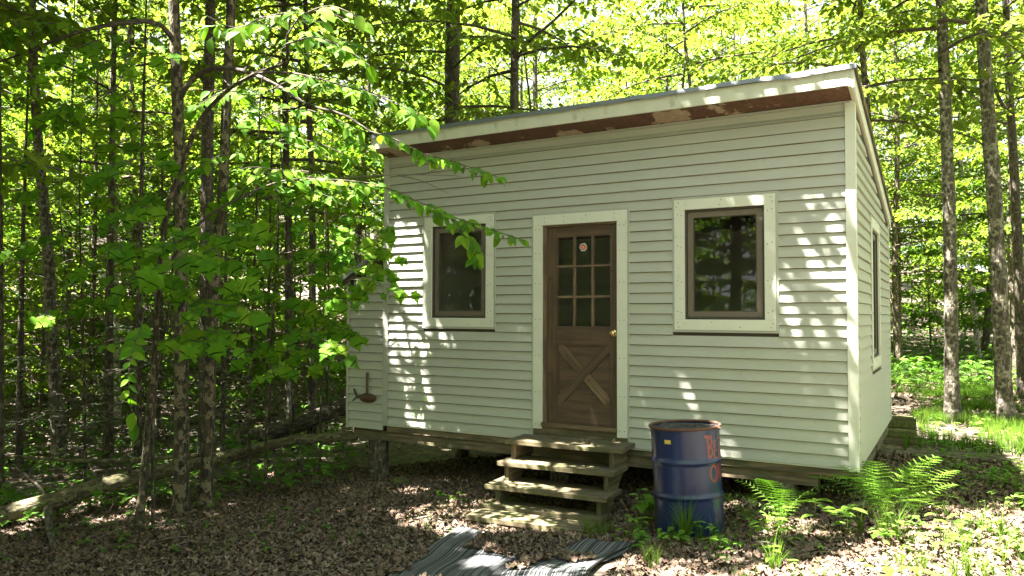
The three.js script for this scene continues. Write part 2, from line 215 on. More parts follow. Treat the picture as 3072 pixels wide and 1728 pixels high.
// the closet built on at the left
{
  const ax = -5.738, ab = -0.07, tL = 1.72, tR = 2.03;
  const wall = part('annex_wall', poly([[ax, ab], [-W - 0.072, ab], [-W - 0.072, tR], [ax, tL]], 0.06).translate(0, 0, -0.062), M.inside, cabin);
  for (let k = 0, y = ab; y < tR - 0.05; k++, y += C4) { const a = y + C4 < tL ? ax + 0.03 : ax + 0.03 + (y + C4 - tL) / (tR - tL) * 0.6; if (a > -W - 0.15) break; const o = part('siding_board', uvShift(course(-W - 0.074 - a, C4 - 0.0045), a + k * 0.7, k * 0.2), M.siding, wall); o.position.set(a, y, -0.002); o.rotateZ(-0.002); }
  part('corner_trim', bx(ax - 0.004, ax + 0.032, ab - 0.012, tL, 0.001, 0.018, 'y'), M.siding, cabin);
  part('annex_side', bx(ax, ax + 0.06, ab, tL - 0.01, -1.6, -0.064), M.siding, cabin);
  part('annex_floor', bx(ax + 0.06, -W - 0.08, ab - 0.01, ab + 0.03, -1.6, -0.064), M.beam, cabin);
  const r = part('annex_roof', poly([[ax - 0.09, tL - 0.045], [-W - 0.072, tR + 0.005], [-W - 0.072, tR + 0.055], [ax - 0.09, tL + 0.005]], 1.75).translate(0, 0, -1.66), M.metal, cabin); part('roof_edge', poly([[ax - 0.09, tL - 0.09], [-W - 0.073, tR - 0.04], [-W - 0.073, tR + 0.004], [ax - 0.09, tL - 0.046]], 0.02).translate(0, 0, 0.03), M.beam, r);
}
// the roof: soffit, fascia, rake boards, metal sheet
{
  const z0 = -D - 0.12, z1 = 0.3, y = (z) => H + SL * z, xl = -5.135, xr = 0.055, r = sub('roof', cabin);
  const slab = (a, b, x0, x1, za, zb) => poly([[za, y(za) + a], [zb, y(zb) + a], [zb, y(zb) + b], [za, y(za) + b]], x1 - x0).rotateY(-Math.PI / 2).translate(x1, 0, 0);
  const so = slab(0.0, 0.018, xl + 0.02, -0.012, -0.02, z1 - 0.02); { const p = so.attributes.position, u = so.attributes.uv; for (let i = 0; i < p.count; i++) u.setXY(i, p.getX(i), p.getZ(i)); } part('soffit_panel', so, M.soffit, r);
  part('roof_deck', slab(0.02, 0.15, xl + 0.02, -0.013, z0, z1 - 0.021), M.inside, r);
  for (const [a, b, m] of [[xl, -3.42, 0.0], [-3.419, -0.011, 0.001]]) part('fascia_board', bx(a, b, y(z1) - 0.003, y(z1) + 0.128, z1 - 0.02 + m, z1 + m), M.fascia, r);
  part('rake_board', slab(-0.02, 0.13, 0.014, 0.034, z0, z1 - 0.004), M.trim, r); part('rake_filler', slab(-0.01, 0.128, -0.011, 0.013, z0, z1 - 0.002), M.fascia, r);
  part('roof_sheet', slab(0.152, 0.166, xl - 0.015, xr, z0 - 0.02, z1 + 0.012), M.metal, r);
  const P = [], n = 60; // dented drip edge along the front
  const prof = [[-0.004, 0.166], [0.018, 0.164], [0.02, 0.12]]; const I = []; for (let i = 0; i <= n; i++) { const x = lerp(xl - 0.016, xr + 0.001, i / n), d = (vnoise(i * 0.45, 3, 97, 9, 5) - 0.4) * 0.016; prof.forEach(([dz, dy], k) => P.push(x, y(z1) + dy + (k < 2 ? d * 0.6 : d), z1 + dz + (k ? Math.abs(d) * 0.6 : 0))); }
  for (let i = 0; i < n; i++) for (let k = 0; k < 2; k++) { const a = i * 3 + k; I.push(a, a + 3, a + 1, a + 1, a + 3, a + 4); }
  const g = new THREE.BufferGeometry(); g.setAttribute('position', new THREE.Float32BufferAttribute(P, 3)); g.setIndex(I); g.computeVertexNormals(); part('drip_edge', g, M.flashing, r);
  part('rake_edge', slab(0.12, 0.167, xr - 0.012, xr + 0.002, z0 - 0.02, z1 + 0.01), M.beam, r);
}
// windows, door
function screws(list, parent, z, axis) { const g = []; for (const [x, y] of list) { const c = new THREE.CylinderGeometry(0.0055, 0.0055, 0.003, 6); c.rotateX(Math.PI / 2); c.translate(x, y, z); g.push(c); } const o = part('screw_heads', mergeGeometries(g), M.screw, parent); o.userData.kind = 'stuff'; }
function windowUnit(parent, x, y, label) {
  const [a, b] = x, [c, d] = y, t = 0.1, w = sub('window', parent); w.userData.label = label;
  const cs = (n, g, m) => part(n, g, m, w);
  cs('casing_board', bx(a - t, b + t, d + 0.001, d + t, 0, 0.024), M.trim); cs('casing_board', bx(a - t, b + t, c - t, c - 0.001, 0, 0.024), M.trim);
  cs('casing_board', bx(a - t, a - 0.001, c, d, 0, 0.0235, 'y'), M.trim); cs('casing_board', bx(b + 0.001, b + t, c, d, 0, 0.0235, 'y'), M.trim);
  const j = 0.02, e = t + 0.002; // surrounding channel, mitred
  for (const [p, q] of [[[a - e, c - e], [b + e, c - e]], [[b + e, c - e], [b + e, d + e]], [[b + e, d + e], [a - e, d + e]], [[a - e, d + e], [a - e, c - e]]]) {
    const dx = Math.sign(q[0] - p[0]), dy = Math.sign(q[1] - p[1]), nx = dy, ny = -dx; cs('channel', poly([[p[0], p[1]], [q[0], q[1]], [q[0] + j * (nx + dx), q[1] + j * (ny + dy)], [p[0] + j * (nx - dx), p[1] + j * (ny - dy)]], 0.0175).translate(0, 0, 0.001), M.channel);
  }
  const ring = (n, m, w2, z0, z1, s, mm) => { // four sides of a frame set in by s
    const A = a + s, B = b - s, Cc = c + s, Dd = d - s; for (const g of [bx(A, B, Dd - w2, Dd, z0, z1), bx(A, B, Cc, Cc + w2, z0, z1), bx(A, A + w2, Cc + w2, Dd - w2, z0, z1, 'y'), bx(B - w2, B, Cc + w2, Dd - w2, z0, z1, 'y')]) cs(n, g, mm); };
  ring('jamb', 0, 0.018, -0.1, 0.004, 0.0005, M.sashDark); ring('sash', 0, 0.052, -0.05, -0.012, 0.022, M.sash); ring('glazing_bead', 0, 0.008, -0.03, -0.016, 0.074, M.sashDark);
  cs('pane', new THREE.PlaneGeometry(b - a - 0.15, d - c - 0.15).translate((a + b) / 2, (c + d) / 2, -0.024), M.glass);
  const L = [[a - 0.075, d + 0.03], [a - 0.06, d + 0.07], [b + 0.07, d + 0.03], [b + 0.055, d + 0.07], [lerp(a, b, 0.45), d + 0.03], [lerp(a, b, 0.47), d + 0.075], [a - 0.07, c - 0.03], [b + 0.07, c - 0.035], [lerp(a, b, 0.35), c - 0.025], [lerp(a, b, 0.7), c - 0.07], [a - 0.06, c - 0.075], [b + 0.055, c - 0.07]];
  for (const k of [0.06, 0.34, 0.66, 0.95]) for (const [p, s] of [[a, -1], [b, 1]]) L.push([p + s * 0.03, lerp(c, d, k)], [p + s * 0.068, lerp(c, d, k + 0.012)]);
  screws(L, w, 0.0245); return w;
}
windowUnit(cabin, WIN[0], WY, 'window behind the overhanging leafy branch'); windowUnit(cabin, WIN[1], WY, 'window above the blue drum');
{ const w = windowUnit(cabin, [1.36, 2.15], [0.87, 2.2], 'narrow looking window in the end wall'); w.rotation.y = Math.PI / 2; }
{
  const [a, b] = DX, [c, d] = DY, t = 0.108, fr = sub('door_frame', cabin);
  const f = (n, g, m) => part(n, g, m, fr);
  f('casing_board', bx(a - t, b + t, d + 0.001, d + t, 0, 0.024), M.trim); f('casing_board', bx(a - t, a - 0.001, c - 0.075, d, 0, 0.0235, 'y'), M.trim); f('casing_board', bx(b + 0.001, b + t, c - 0.095, d, 0, 0.0235, 'y'), M.trim);
  for (const x of [a - t - 0.022, b + t + 0.002]) f('channel', bx(x, x + 0.02, -0.012, d + t + 0.022, 0.001, 0.0185, 'y'), M.channel); f('channel', bx(a - t - 0.001, b + t + 0.001, d + t + 0.002, d + t + 0.022, 0.001, 0.0185), M.channel);
  f('jamb', bx(a + 0.0005, a + 0.036, c - 0.02, d, -0.1, 0.006, 'y'), M.brownWorn); f('jamb', bx(b - 0.014, b - 0.0005, c - 0.02, d, -0.1, 0.006, 'y'), M.brown); f('head_jamb', bx(a + 0.037, b - 0.015, d - 0.02, d - 0.0005, -0.1, 0.006), M.brownWorn);
  f('threshold', bx(a - 0.002, b + 0.002, c - 0.045, c - 0.004, -0.09, 0.045), M.brownWorn); f('sill_board', bx(a - 0.1, b + 0.1, 0.028, c - 0.047, -0.06, 0.012), M.beam);
  const L = []; for (const k of [0.01, 0.17, 0.35, 0.53, 0.71, 0.86, 0.98]) for (const [p, s] of [[a, -1], [b, 1]]) L.push([p + s * 0.03, lerp(c - 0.05, d, k)], [p + s * 0.078, lerp(c - 0.05, d, k)]); for (const k of [0.03, 0.3, 0.6, 0.97]) L.push([lerp(a, b, k), d + 0.03], [lerp(a, b, k), d + 0.08]); screws(L, fr, 0.0245);
  // the leaf
  const dr = sub('door', cabin); dr.userData.label = 'brown wooden door with nine panes over a crossbuck panel'; const A = a + 0.038, B = b - 0.016, p0 = -2.871, p1 = -2.275, y0 = c, yb = 0.395, yl = 1.005, yp = 1.19, yt = 2.116, yT = d - 0.022, z0 = -0.06, z1 = -0.018;
  const p = (n, g, m = M.brown) => part(n, g, m, dr);
  p('stile', bx(A, p0, y0, yT, z0, z1, 'y')); p('stile', bx(p1, B, y0, yT, z0, z1, 'y')); p('top_rail', bx(p0, p1, yt, yT, z0, z1 - 0.001)); p('lock_rail', bx(p0, p1, yl, yp, z0, z1 - 0.001)); p('bottom_rail', bx(p0, p1, y0, yb, z0, z1 - 0.001), M.brown);
  p('recessed_panel', bx(p0, p1, yb, yl, -0.05, -0.04));
  for (const [n, g] of [['panel_moulding', bx(p0, p1, yl - 0.014, yl - 0.0005, -0.04, z1 - 0.006)], ['panel_moulding', bx(p0, p1, yb + 0.0005, yb + 0.014, -0.04, z1 - 0.006)], ['panel_moulding', bx(p0, p0 + 0.013, yb + 0.015, yl - 0.015, -0.04, z1 - 0.006, 'y')], ['panel_moulding', bx(p1 - 0.013, p1, yb + 0.015, yl - 0.015, -0.04, z1 - 0.006, 'y')]]) p(n, g);
  const w = p1 - p0, hh = yl - yb, ang = Math.atan2(hh, w), len = Math.hypot(w, hh) + 0.03;
  const brace = (s, l, off, zz, m) => { const g = bx(-l / 2, l / 2, -0.046, 0.046, -0.0395, z1 + zz); g.translate(off, 0, 0); g.rotateZ(s * ang); g.translate((p0 + p1) / 2, (yb + yl) / 2, 0); return p('brace', g, m); };
  brace(1, len, 0, -0.004, M.brown); brace(-1, len / 2 - 0.044, -len / 4 - 0.022, -0.006, M.brownMid); brace(-1, len / 2 - 0.044, len / 4 + 0.022, -0.006, M.brownWorn);
  const mw = 0.024, cw = (w - 2 * mw) / 3, ch = (yt - yp - 2 * mw) / 3;
  for (let i = 1; i < 3; i++) { p('muntin', bx(p0 + i * cw + (i - 1) * mw, p0 + i * (cw + mw), yp, yt, -0.05, -0.02, 'y'), M.brownWorn); p('muntin', bx(p0, p1, yp + i * ch + (i - 1) * mw, yp + i * (ch + mw), -0.049, -0.021), M.brownWorn); }
  for (let i = 0; i < 3; i++) for (let j = 0; j < 3; j++) { const x = p0 + i * (cw + mw), y = yp + j * (ch + mw), g = uvShift(new THREE.PlaneGeometry(cw + 0.006, ch + 0.006), i * 0.37, j * 0.53); g.rotateX((hash(i, j, 3) - 0.5) * 0.012); g.rotateY((hash(i, j, 5) - 0.5) * 0.012); const o = p('pane', g.translate(x + cw / 2, y + ch / 2, -0.036), M.wavyGlass);
    if (i === 1 && j === 2) { const cv = document.createElement('canvas'); cv.width = cv.height = 128; const k = cv.getContext('2d'); k.fillStyle = '#8d8f94'; k.fillRect(0, 0, 128, 128); k.fillStyle = '#c8c9c6'; k.beginPath(); k.arc(64, 64, 60, 0, 7); k.fill(); k.fillStyle = '#77797e'; k.beginPath(); k.arc(64, 64, 52, 0, 7); k.fill(); k.fillStyle = '#d2502c'; for (let q = 0; q < 8; q++) { k.beginPath(); k.arc(64 + 24 * Math.cos(q * 0.785), 64 + 24 * Math.sin(q * 0.785), 15, 0, 7); k.fill(); } k.fillStyle = '#e9b58f'; k.beginPath(); k.arc(64, 60, 10, 0, 7); k.fill(); k.fillRect(50, 76, 28, 7); const tx = new THREE.CanvasTexture(cv); tx.colorSpace = THREE.SRGBColorSpace; part('round_sticker', new THREE.CircleGeometry(0.043, 24).translate(x + cw / 2 - 0.005, y + ch * 0.62, -0.033), mat({ color: 0xffffff, map: tx, roughness: 0.6 }), o, 'round grey sticker with an orange emblem'); } }
  const kb = p('knob', new THREE.LatheGeometry([[0.001, 0.062], [0.018, 0.06], [0.027, 0.048], [0.026, 0.036], [0.014, 0.026], [0.012, 0.008], [0.03, 0.006], [0.034, 0]].map((q) => new THREE.Vector2(...q)), 24).rotateX(Math.PI / 2).translate(-2.236, 1.125, z1), M.brass); part('keyhole', new THREE.CylinderGeometry(0.008, 0.008, 0.004, 12).rotateX(Math.PI / 2).translate(-2.236, 1.125, z1 + 0.063), M.screw, kb);
}
// what it stands on
{
  const p = (n, g, m = M.beam) => part(n, g, m, cabin);
  p('rim_board', bx(-W - 0.02, -3.3, -0.085, -0.016, -0.06, -0.004)); p('rim_board', bx(-1.95, -0.039, -0.08, -0.016, -0.06, -0.004)); p('rim_board', bx(-3.298, -1.952, -0.085, 0.02, -0.06, -0.02));
  p('floor_beam', bx(-5.66, -3.25, -0.2, -0.088, -0.16, -0.03)); p('floor_beam', bx(-2.2, -0.327, -0.19, -0.083, -0.17, -0.03)); p('floor_beam', bx(-0.325, -0.2, -0.12, -0.083, -0.17, -0.05)); p('floor_beam', bx(-3.248, -2.202, -0.19, -0.09, -0.17, -0.05));
  p('floor_beam', bx(-5.6, -0.1, -0.2, -0.016, -1.95, -1.83)); p('floor_beam', bx(-5.6, -0.04, -0.2, -0.016, -3.7, -3.58)); for (let i = 0; i < 12; i++) { const x = -5.0 + i * 0.45; p('joist', bx(x, x + 0.04, -0.16, -0.014, -3.57, -1.96, 'z')); p('joist', bx(x, x + 0.04, -0.16, -0.014, -1.82, -0.18, 'z')); }
  p('floor_beam', bx(-0.05, -0.01, -0.075, -0.015, -3.57, -0.07, 'z'));
  const post = (x, z, w, top = -0.2) => { const y = ground_y(x, z) - 0.15; p('foundation_post', limb([[x, y, z], [x + 0.01, (y + top) / 2, z], [x, top, z]], w / 2, w / 2 * 0.97, { seg: 10, div: 5, lump: 0.04, seed: Math.round(x * 10 + 90) }), M.barkDark); };
  post(-5.335, -0.11, 0.24); post(-5.3, -1.89, 0.2); post(-4.55, -1.89, 0.17); post(-2.9, -0.11, 0.2, -0.19); post(-2.5, -1.89, 0.2); post(-0.62, -0.1, 0.22, -0.19); post(-0.4, -1.89, 0.2); post(-5.2, -3.64, 0.2); post(-2.6, -3.64, 0.2); post(-0.3, -3.64, 0.2);
}
// ------------------------------------------------------------ steps, drum, rug and other things by the cabin
{
  const st = thing('porch_steps', 'weathered wooden plank steps with open risers below the cabin door', 'steps', [-2.6, ground_y(-2.6, 0.8), 0.42]); st.rotation.y = 0.06;
  const gy = st.position.y, T = (y, za, zb, x0, x1) => { const g = bx(x0, x1, y - gy - 0.04, y - gy, za, zb); return g; };
  const rows = [[0.055, -0.37, 0.06, -0.585, 0.625], [-0.135, -0.2, 0.21, -0.605, 0.605], [-0.325, -0.02, 0.4, -0.64, 0.6], [-0.5, 0.22, 0.47, -0.65, 0.57], [-0.512, 0.55, 0.84, -0.59, 0.56]];
  for (const [y, a, b, x0, x1] of rows) { const o = part('tread', T(y, a, b, x0, x1), M.tread, st); o.rotation.y = (hash(Math.round(y * 1000), 1, 2) - 0.5) * 0.012; }
  for (const x of [-0.54, 0.49]) {
    const pts = [[-0.4, 0.012 - gy], [0.02, 0.012 - gy], [0.02, -0.178 - gy], [0.17, -0.178 - gy], [0.17, -0.368 - gy], [0.36, -0.368 - gy], [0.36, -0.552 - gy], [0.8, -0.552 - gy], [0.8, -0.68 - gy], [0.34, -0.68 - gy], [-0.4, -0.12 - gy]];
    part('stringer', poly(pts, 0.045).rotateY(-Math.PI / 2).translate(x + 0.045, 0, 0), M.beam, st);
  }
}
{
  const d = thing('steel_drum', 'dented blue steel drum with red hand painted letters and rusty rim', 'drum', [-1.178, -0.432, 0.93]); d.rotation.z = 0.045; d.rotation.x = 0.012;
  const Hh = 0.838, R = 0.277, prof = [], pr = (y) => { let r = R; for (const c of [0.30, 0.585]) r += 0.010 * Math.exp(-Math.pow((y - c * Hh / 0.865) / 0.014, 2)); return r; };
  for (let i = 0; i <= 70; i++) prof.push(Hh * i / 70);
  const P = [], U = [], I = [], n = 72; for (const y of prof) for (let j = 0; j <= n; j++) { const a = j / n * Math.PI * 2, dent = 0.004 * (vnoise(j / n * 9, y * 6, 9, 99, 12) - 0.5) * sstep(0, 0.15, y) * sstep(Hh, Hh - 0.12, y), r = pr(y) + dent; P.push(Math.sin(a) * r, y, Math.cos(a) * r); U.push(j / n, y / Hh); }
  for (let i = 0; i < 70; i++) for (let j = 0; j < n; j++) { const q = i * (n + 1) + j; I.push(q, q + 1, q + n + 1, q + 1, q + n + 2, q + n + 1); }
  const g = new THREE.BufferGeometry(); g.setAttribute('position', new THREE.Float32BufferAttribute(P, 3)); g.setAttribute('uv', new THREE.Float32BufferAttribute(U, 2)); g.setIndex(I); g.computeVertexNormals();
  const cv = document.createElement('canvas'); cv.width = 2048; cv.height = 1024; const k = cv.getContext('2d'); k.fillStyle = '#142552'; k.fillRect(0, 0, 2048, 1024); const q = rng(31);
  for (let i = 0; i < 60; i++) { const x = q() * 2048, y = q() * 1024, w = 20 + q() * 120, h = 40 + q() * 260; k.fillStyle = ['rgba(42,48,66,0.16)', 'rgba(17,24,60,0.2)', 'rgba(60,58,66,0.12)'][i % 3]; k.fillRect(x, y, w, h); }
  for (let i = 0; i < 900; i++) { k.fillStyle = ['rgba(120,116,112,0.35)', 'rgba(20,18,18,0.4)', 'rgba(110,62,40,0.3)'][i % 3]; const x = q() * 2048, y = q() * 1024, r = 0.7 + q() * 2.2; k.fillRect(x, y, r, r * (1 + 3 * q())); }
  for (let i = 0; i < 60; i++) { k.fillStyle = 'rgba(95,48,28,0.35)'; const x = q() * 2048, h = 6 + q() * 22; k.fillRect(x, 0, 4 + q() * 16, h); k.fillStyle = 'rgba(70,60,45,0.4)'; k.fillRect(q() * 2048, 1024 - h, 10 + q() * 40, h); }
  for (let i = 0; i < 26; i++) { k.strokeStyle = 'rgba(150,150,155,0.22)'; k.lineWidth = 1 + q(); const x = q() * 2048, y = q() * 1024; k.beginPath(); k.moveTo(x, y); k.lineTo(x + (q() - 0.5) * 60, y + (q() - 0.5) * 60); k.stroke(); }
  const u = (deg) => deg / 360 * 2048, vy = (m) => (1 - m / Hh) * 1024; k.strokeStyle = '#86393a'; k.lineCap = 'round'; k.lineJoin = 'round'; const line = (w, ...p) => { k.lineWidth = w; k.beginPath(); p.forEach(([x, y], i) => (i ? k.lineTo(x, y) : k.moveTo(x, y))); k.stroke(); }, oval = (w, x, y, a, b, s = 0, e = 6.4) => { k.lineWidth = w; k.beginPath(); k.ellipse(x, y, a, b, 0, s, e); k.stroke(); };
  line(26, [u(56), vy(0.77)], [u(58), vy(0.60)]); line(26, [u(52), vy(0.772)], [u(64), vy(0.765)]); oval(20, u(60.5), vy(0.725), 26, 40, -1.6, 1.6); oval(22, u(61), vy(0.645), 30, 46, -1.6, 1.7); // B
  oval(15, u(73.5), vy(0.705), 19, 32); line(18, [u(86), vy(0.78)], [u(86.5), vy(0.68)], [u(90), vy(0.665)]); line(16, [u(81), vy(0.74)], [u(91), vy(0.742)]); // o t
  oval(18, u(75.5), vy(0.625), 26, 42, 0.9, 5.5); line(16, [u(83), vy(0.585)], [u(87), vy(0.67)], [u(91), vy(0.585)]); // C A
  oval(22, u(67), vy(0.475), 44, 76); line(22, [u(79), vy(0.41)], [u(80), vy(0.54)], [u(88), vy(0.41)], [u(89), vy(0.54)]); // O N
  const tx = new THREE.CanvasTexture(cv); tx.colorSpace = THREE.SRGBColorSpace; tx.wrapS = THREE.RepeatWrapping;
  part('body', g, mat({ color: 0xffffff, map: tx, roughness: 0.24, clearcoat: 0.35, clearcoatRoughness: 0.35 }), d);
  part('rim', new THREE.TorusGeometry(R + 0.006, 0.012, 10, 60).rotateX(Math.PI / 2).translate(0, Hh - 0.004, 0), M.rust, d); part('rim_bolt', new THREE.CylinderGeometry(0.012, 0.012, 0.05, 8).rotateZ(1.2).translate(R + 0.012, Hh - 0.005, 0.06), M.rust, d);
  { const A = [], J = [], m = 24, s = 48; for (let i = 0; i <= m; i++) for (let j = 0; j <= s; j++) { const r = (R - 0.004) * i / m, a = j / s * Math.PI * 2, x = Math.sin(a) * r, z = Math.cos(a) * r; A.push(x, Hh - 0.022 + 0.05 * (fbm(x + 1, z + 1, 14, 14, 3, 9) - 0.5) , z); } for (let i = 0; i < m; i++) for (let j = 0; j < s; j++) { const c = i * (s + 1) + j; J.push(c, c + s + 1, c + 1, c + 1, c + s + 1, c + s + 2); } const ag = new THREE.BufferGeometry(); ag.setAttribute('position', new THREE.Float32BufferAttribute(A, 3)); const uu = []; for (let i = 0; i < A.length; i += 3) uu.push(A[i] * 2, A[i + 2] * 2); ag.setAttribute('uv', new THREE.Float32BufferAttribute(uu, 2)); ag.setIndex(J); ag.computeVertexNormals(); part('charred_fill', ag, M.ash, d, 'black ash and charred scraps filling the top'); }
  { const s = new THREE.CylinderGeometry(R + 0.0035, R + 0.0035, 0.032, 8, 1, true, THREE.MathUtils.degToRad(-18), 0.2).translate(0, 0.735, 0); part('yellow_sticker', s, M.yellow, d); }
}
const rugL = (z) => -3.16 + 0.26 * clamp(z - 1.45, 0, 1.6), rugR = (z) => -1.43 + 0.06 * (z - 1.5);
const RUG = { x0: -3.16, x1: -1.42, z0: 1.47, z1: 4.1 };
const rugY = (x, z) => ground_y(x, z) + 0.022 + 0.016 * Math.sin(z * 5.1 + 1.2 * Math.sin(x * 3.1)) * (0.4 + 0.6 * vnoise(x * 2.3 + 30, z * 1.7 + 30, 99, 99, 6)) + 0.02 * vnoise(x * 6 + 40, z * 1.3 + 20, 99, 99, 8);
{
  const r = thing('outdoor_rug', 'rumpled charcoal and white striped woven rug half buried under dead leaves', 'rug', [-2.29, ground_y(-2.29, 2.6), 2.6]);
  const P = [], U = [], I = [], nx = 90, nz = 90; for (let j = 0; j <= nz; j++) for (let i = 0; i <= nx; i++) { const a = i / nx, b = j / nz, z = lerp(RUG.z0, RUG.z1, b) + 0.03 * Math.sin(a * 9), x = lerp(rugL(z), rugR(z), a) + 0.035 * Math.sin(z * 4.6 + 0.6) + 0.02 * Math.sin(z * 9 + a * 4) + 0.06 * (a - 0.5) * Math.sin(z * 2.2); P.push(x - r.position.x, rugY(x, z) - r.position.y, z - r.position.z); U.push(a, b); }
  for (let j = 0; j < nz; j++) for (let i = 0; i < nx; i++) { const a = j * (nx + 1) + i; I.push(a, a + nx + 1, a + 1, a + 1, a + nx + 1, a + nx + 2); }
  const g = new THREE.BufferGeometry(); g.setAttribute('position', new THREE.Float32BufferAttribute(P, 3)); g.setAttribute('uv', new THREE.Float32BufferAttribute(U, 2)); g.setIndex(I); g.computeVertexNormals();
  const t = colorTex(1024, 1024, (u, v) => { const k = Math.floor(u * 190), h = hash(k, 1, 61), w = hash(Math.floor(k / 6), 2, 61), edge = Math.abs(((u * 190) % 1) - 0.5) * 2, tick = ((v * 240 + (k % 2) * 0.5) % 1) < 0.5 ? 1 : 0.55; let c = h > 0.78 - 0.25 * w ? [0.2, 0.205, 0.21] : h > 0.45 ? [0.075, 0.078, 0.083] : [0.024, 0.025, 0.028]; c = mul3(c, tick * (edge > 0.75 ? 0.5 : 1)); return mul3(c, 0.75 + 0.5 * fbm(u, v, 6, 8, 3, 65)); });
  part('woven_sheet', g, mat({ color: 0xffffff, map: t, roughness: 0.95 }), r); part('hem', limb([[RUG.x1 - 0.0, 0, RUG.z0], [RUG.x1, 0, 2.2], [RUG.x1 - 0.02, 0, 3.1], [RUG.x1, 0, RUG.z1]].map(([x, , z]) => V(rugR(z) - r.position.x + 0.035 * Math.sin(z * 4.6 + 0.6) + 0.02 * Math.sin(z * 9 + 4) + 0.03 * Math.sin(z * 2.2), rugY(x, z) - r.position.y + 0.004, z - r.position.z)), 0.009, 0.009, { seg: 6, div: 40 }), M.black, r);
}
{
  const s = thing('hanging_scoop', 'rusty hand scoop with wooden handle hung on the closet siding', 'scoop', [-5.39, 0.25, 0.016]);
  part('handle', bx(-0.022, 0.006, 0.1, 0.355, 0.004, 0.022, 'y'), M.brownWorn, s);
  const g = new THREE.SphereGeometry(0.13, 28, 12, 0, Math.PI * 2, 0, Math.PI / 2); g.scale(1, 0.42, 1); g.rotateX(Math.PI / 2); g.scale(1.0, 0.44, 1); g.translate(0.0, 0.05, 0.004); part('bowl', g, mat({ color: 0xffffff, roughness: 0.8, metalness: 0.2, map: M.rust.map }), s);
  part('black_hook', mergeGeometries([limb([[-0.215, 0.15, 0.012], [-0.19, 0.1, 0.014], [-0.165, 0.055, 0.014]], 0.013, 0.014, { seg: 6, div: 6 }), limb([[-0.24, 0.0, 0.012], [-0.2, 0.03, 0.014], [-0.165, 0.05, 0.014], [-0.11, 0.066, 0.012]], 0.006, 0.012, { seg: 6, div: 8 })]), M.black, s);
}
for (const [k, x, y, z, w, l, label] of [[0, 0.07, -0.21, -4.75, 0.36, 0.2, 'mossy timber block behind the other beside the rear corner post'], [1, 0.08, -0.31, -4.12, 0.4, 0.2, 'mossy timber block nearest the ferns at the cabin end']]) {
  const t = thing('mossy_block', label, 'timber block', [x, ground_y(x, z) - 0.02, z], 'mossy blocks by the end wall'); t.rotation.y = 0.12 - k * 0.1; const h = y - ground_y(x, z) + 0.12;
  part('timber', bx(-w / 2, w / 2, 0, h, -l / 2, l / 2), M.beam, t); { const g = new THREE.PlaneGeometry(w + 0.03, l + 0.03, 20, 10).rotateX(-Math.PI / 2), p = g.attributes.position; for (let i = 0; i < p.count; i++) { const ex = Math.max(Math.abs(p.getX(i)) / (w / 2), Math.abs(p.getZ(i)) / (l / 2)); p.setY(i, h + 0.012 + 0.012 * vnoise(p.getX(i) * 30 + 9, p.getZ(i) * 30 + 9, 99, 99, 3) - (ex > 0.97 ? 0.07 * h / 0.15 : 0)); } g.computeVertexNormals(); part('moss', g, M.moss, t); }
}
{ const t = thing('scrap_board', 'pale broken board lying on the ground under the cabin corner', 'board', [0.0, ground_y(0, -0.05) + 0.01, -0.02]); t.rotation.set(0.18, 0.9, 0.1); part('plank', poly([[-0.13, 0], [0.12, 0.01], [0.14, 0.05], [0.02, 0.075], [-0.14, 0.055]], 0.018).rotateX(-1.2), M.tread, t); part('bark_edge', poly([[-0.14, 0.056], [0.02, 0.076], [0.02, 0.09], [-0.13, 0.07]], 0.012).rotateX(-1.2), M.barkDark, t); }
for (const [x, z, r, label] of [[-4.75, 0.2, 0.09, 'mossy stone on the ground beside the corner post'], [-3.1, 0.55, 0.13, 'dark mossy stone under the wooden steps']]) { const g = new THREE.IcosahedronGeometry(r, 3), p = g.attributes.position; for (let i = 0; i < p.count; i++) { const q = V(p.getX(i), p.getY(i), p.getZ(i)), k = 0.8 + 0.5 * vnoise(q.x * 9 + 50, q.y * 9 + q.z * 7 + 50, 99, 99, 4); p.setXYZ(i, q.x * k * 1.2, q.y * k * 0.6, q.z * k); } g.computeVertexNormals(); const o = sh(new THREE.Mesh(g, M.moss)); o.name = numbered('rock'); o.position.set(x, ground_y(x, z) + r * 0.3, z); o.userData = { label, category: 'rock' }; scene.add(o); }

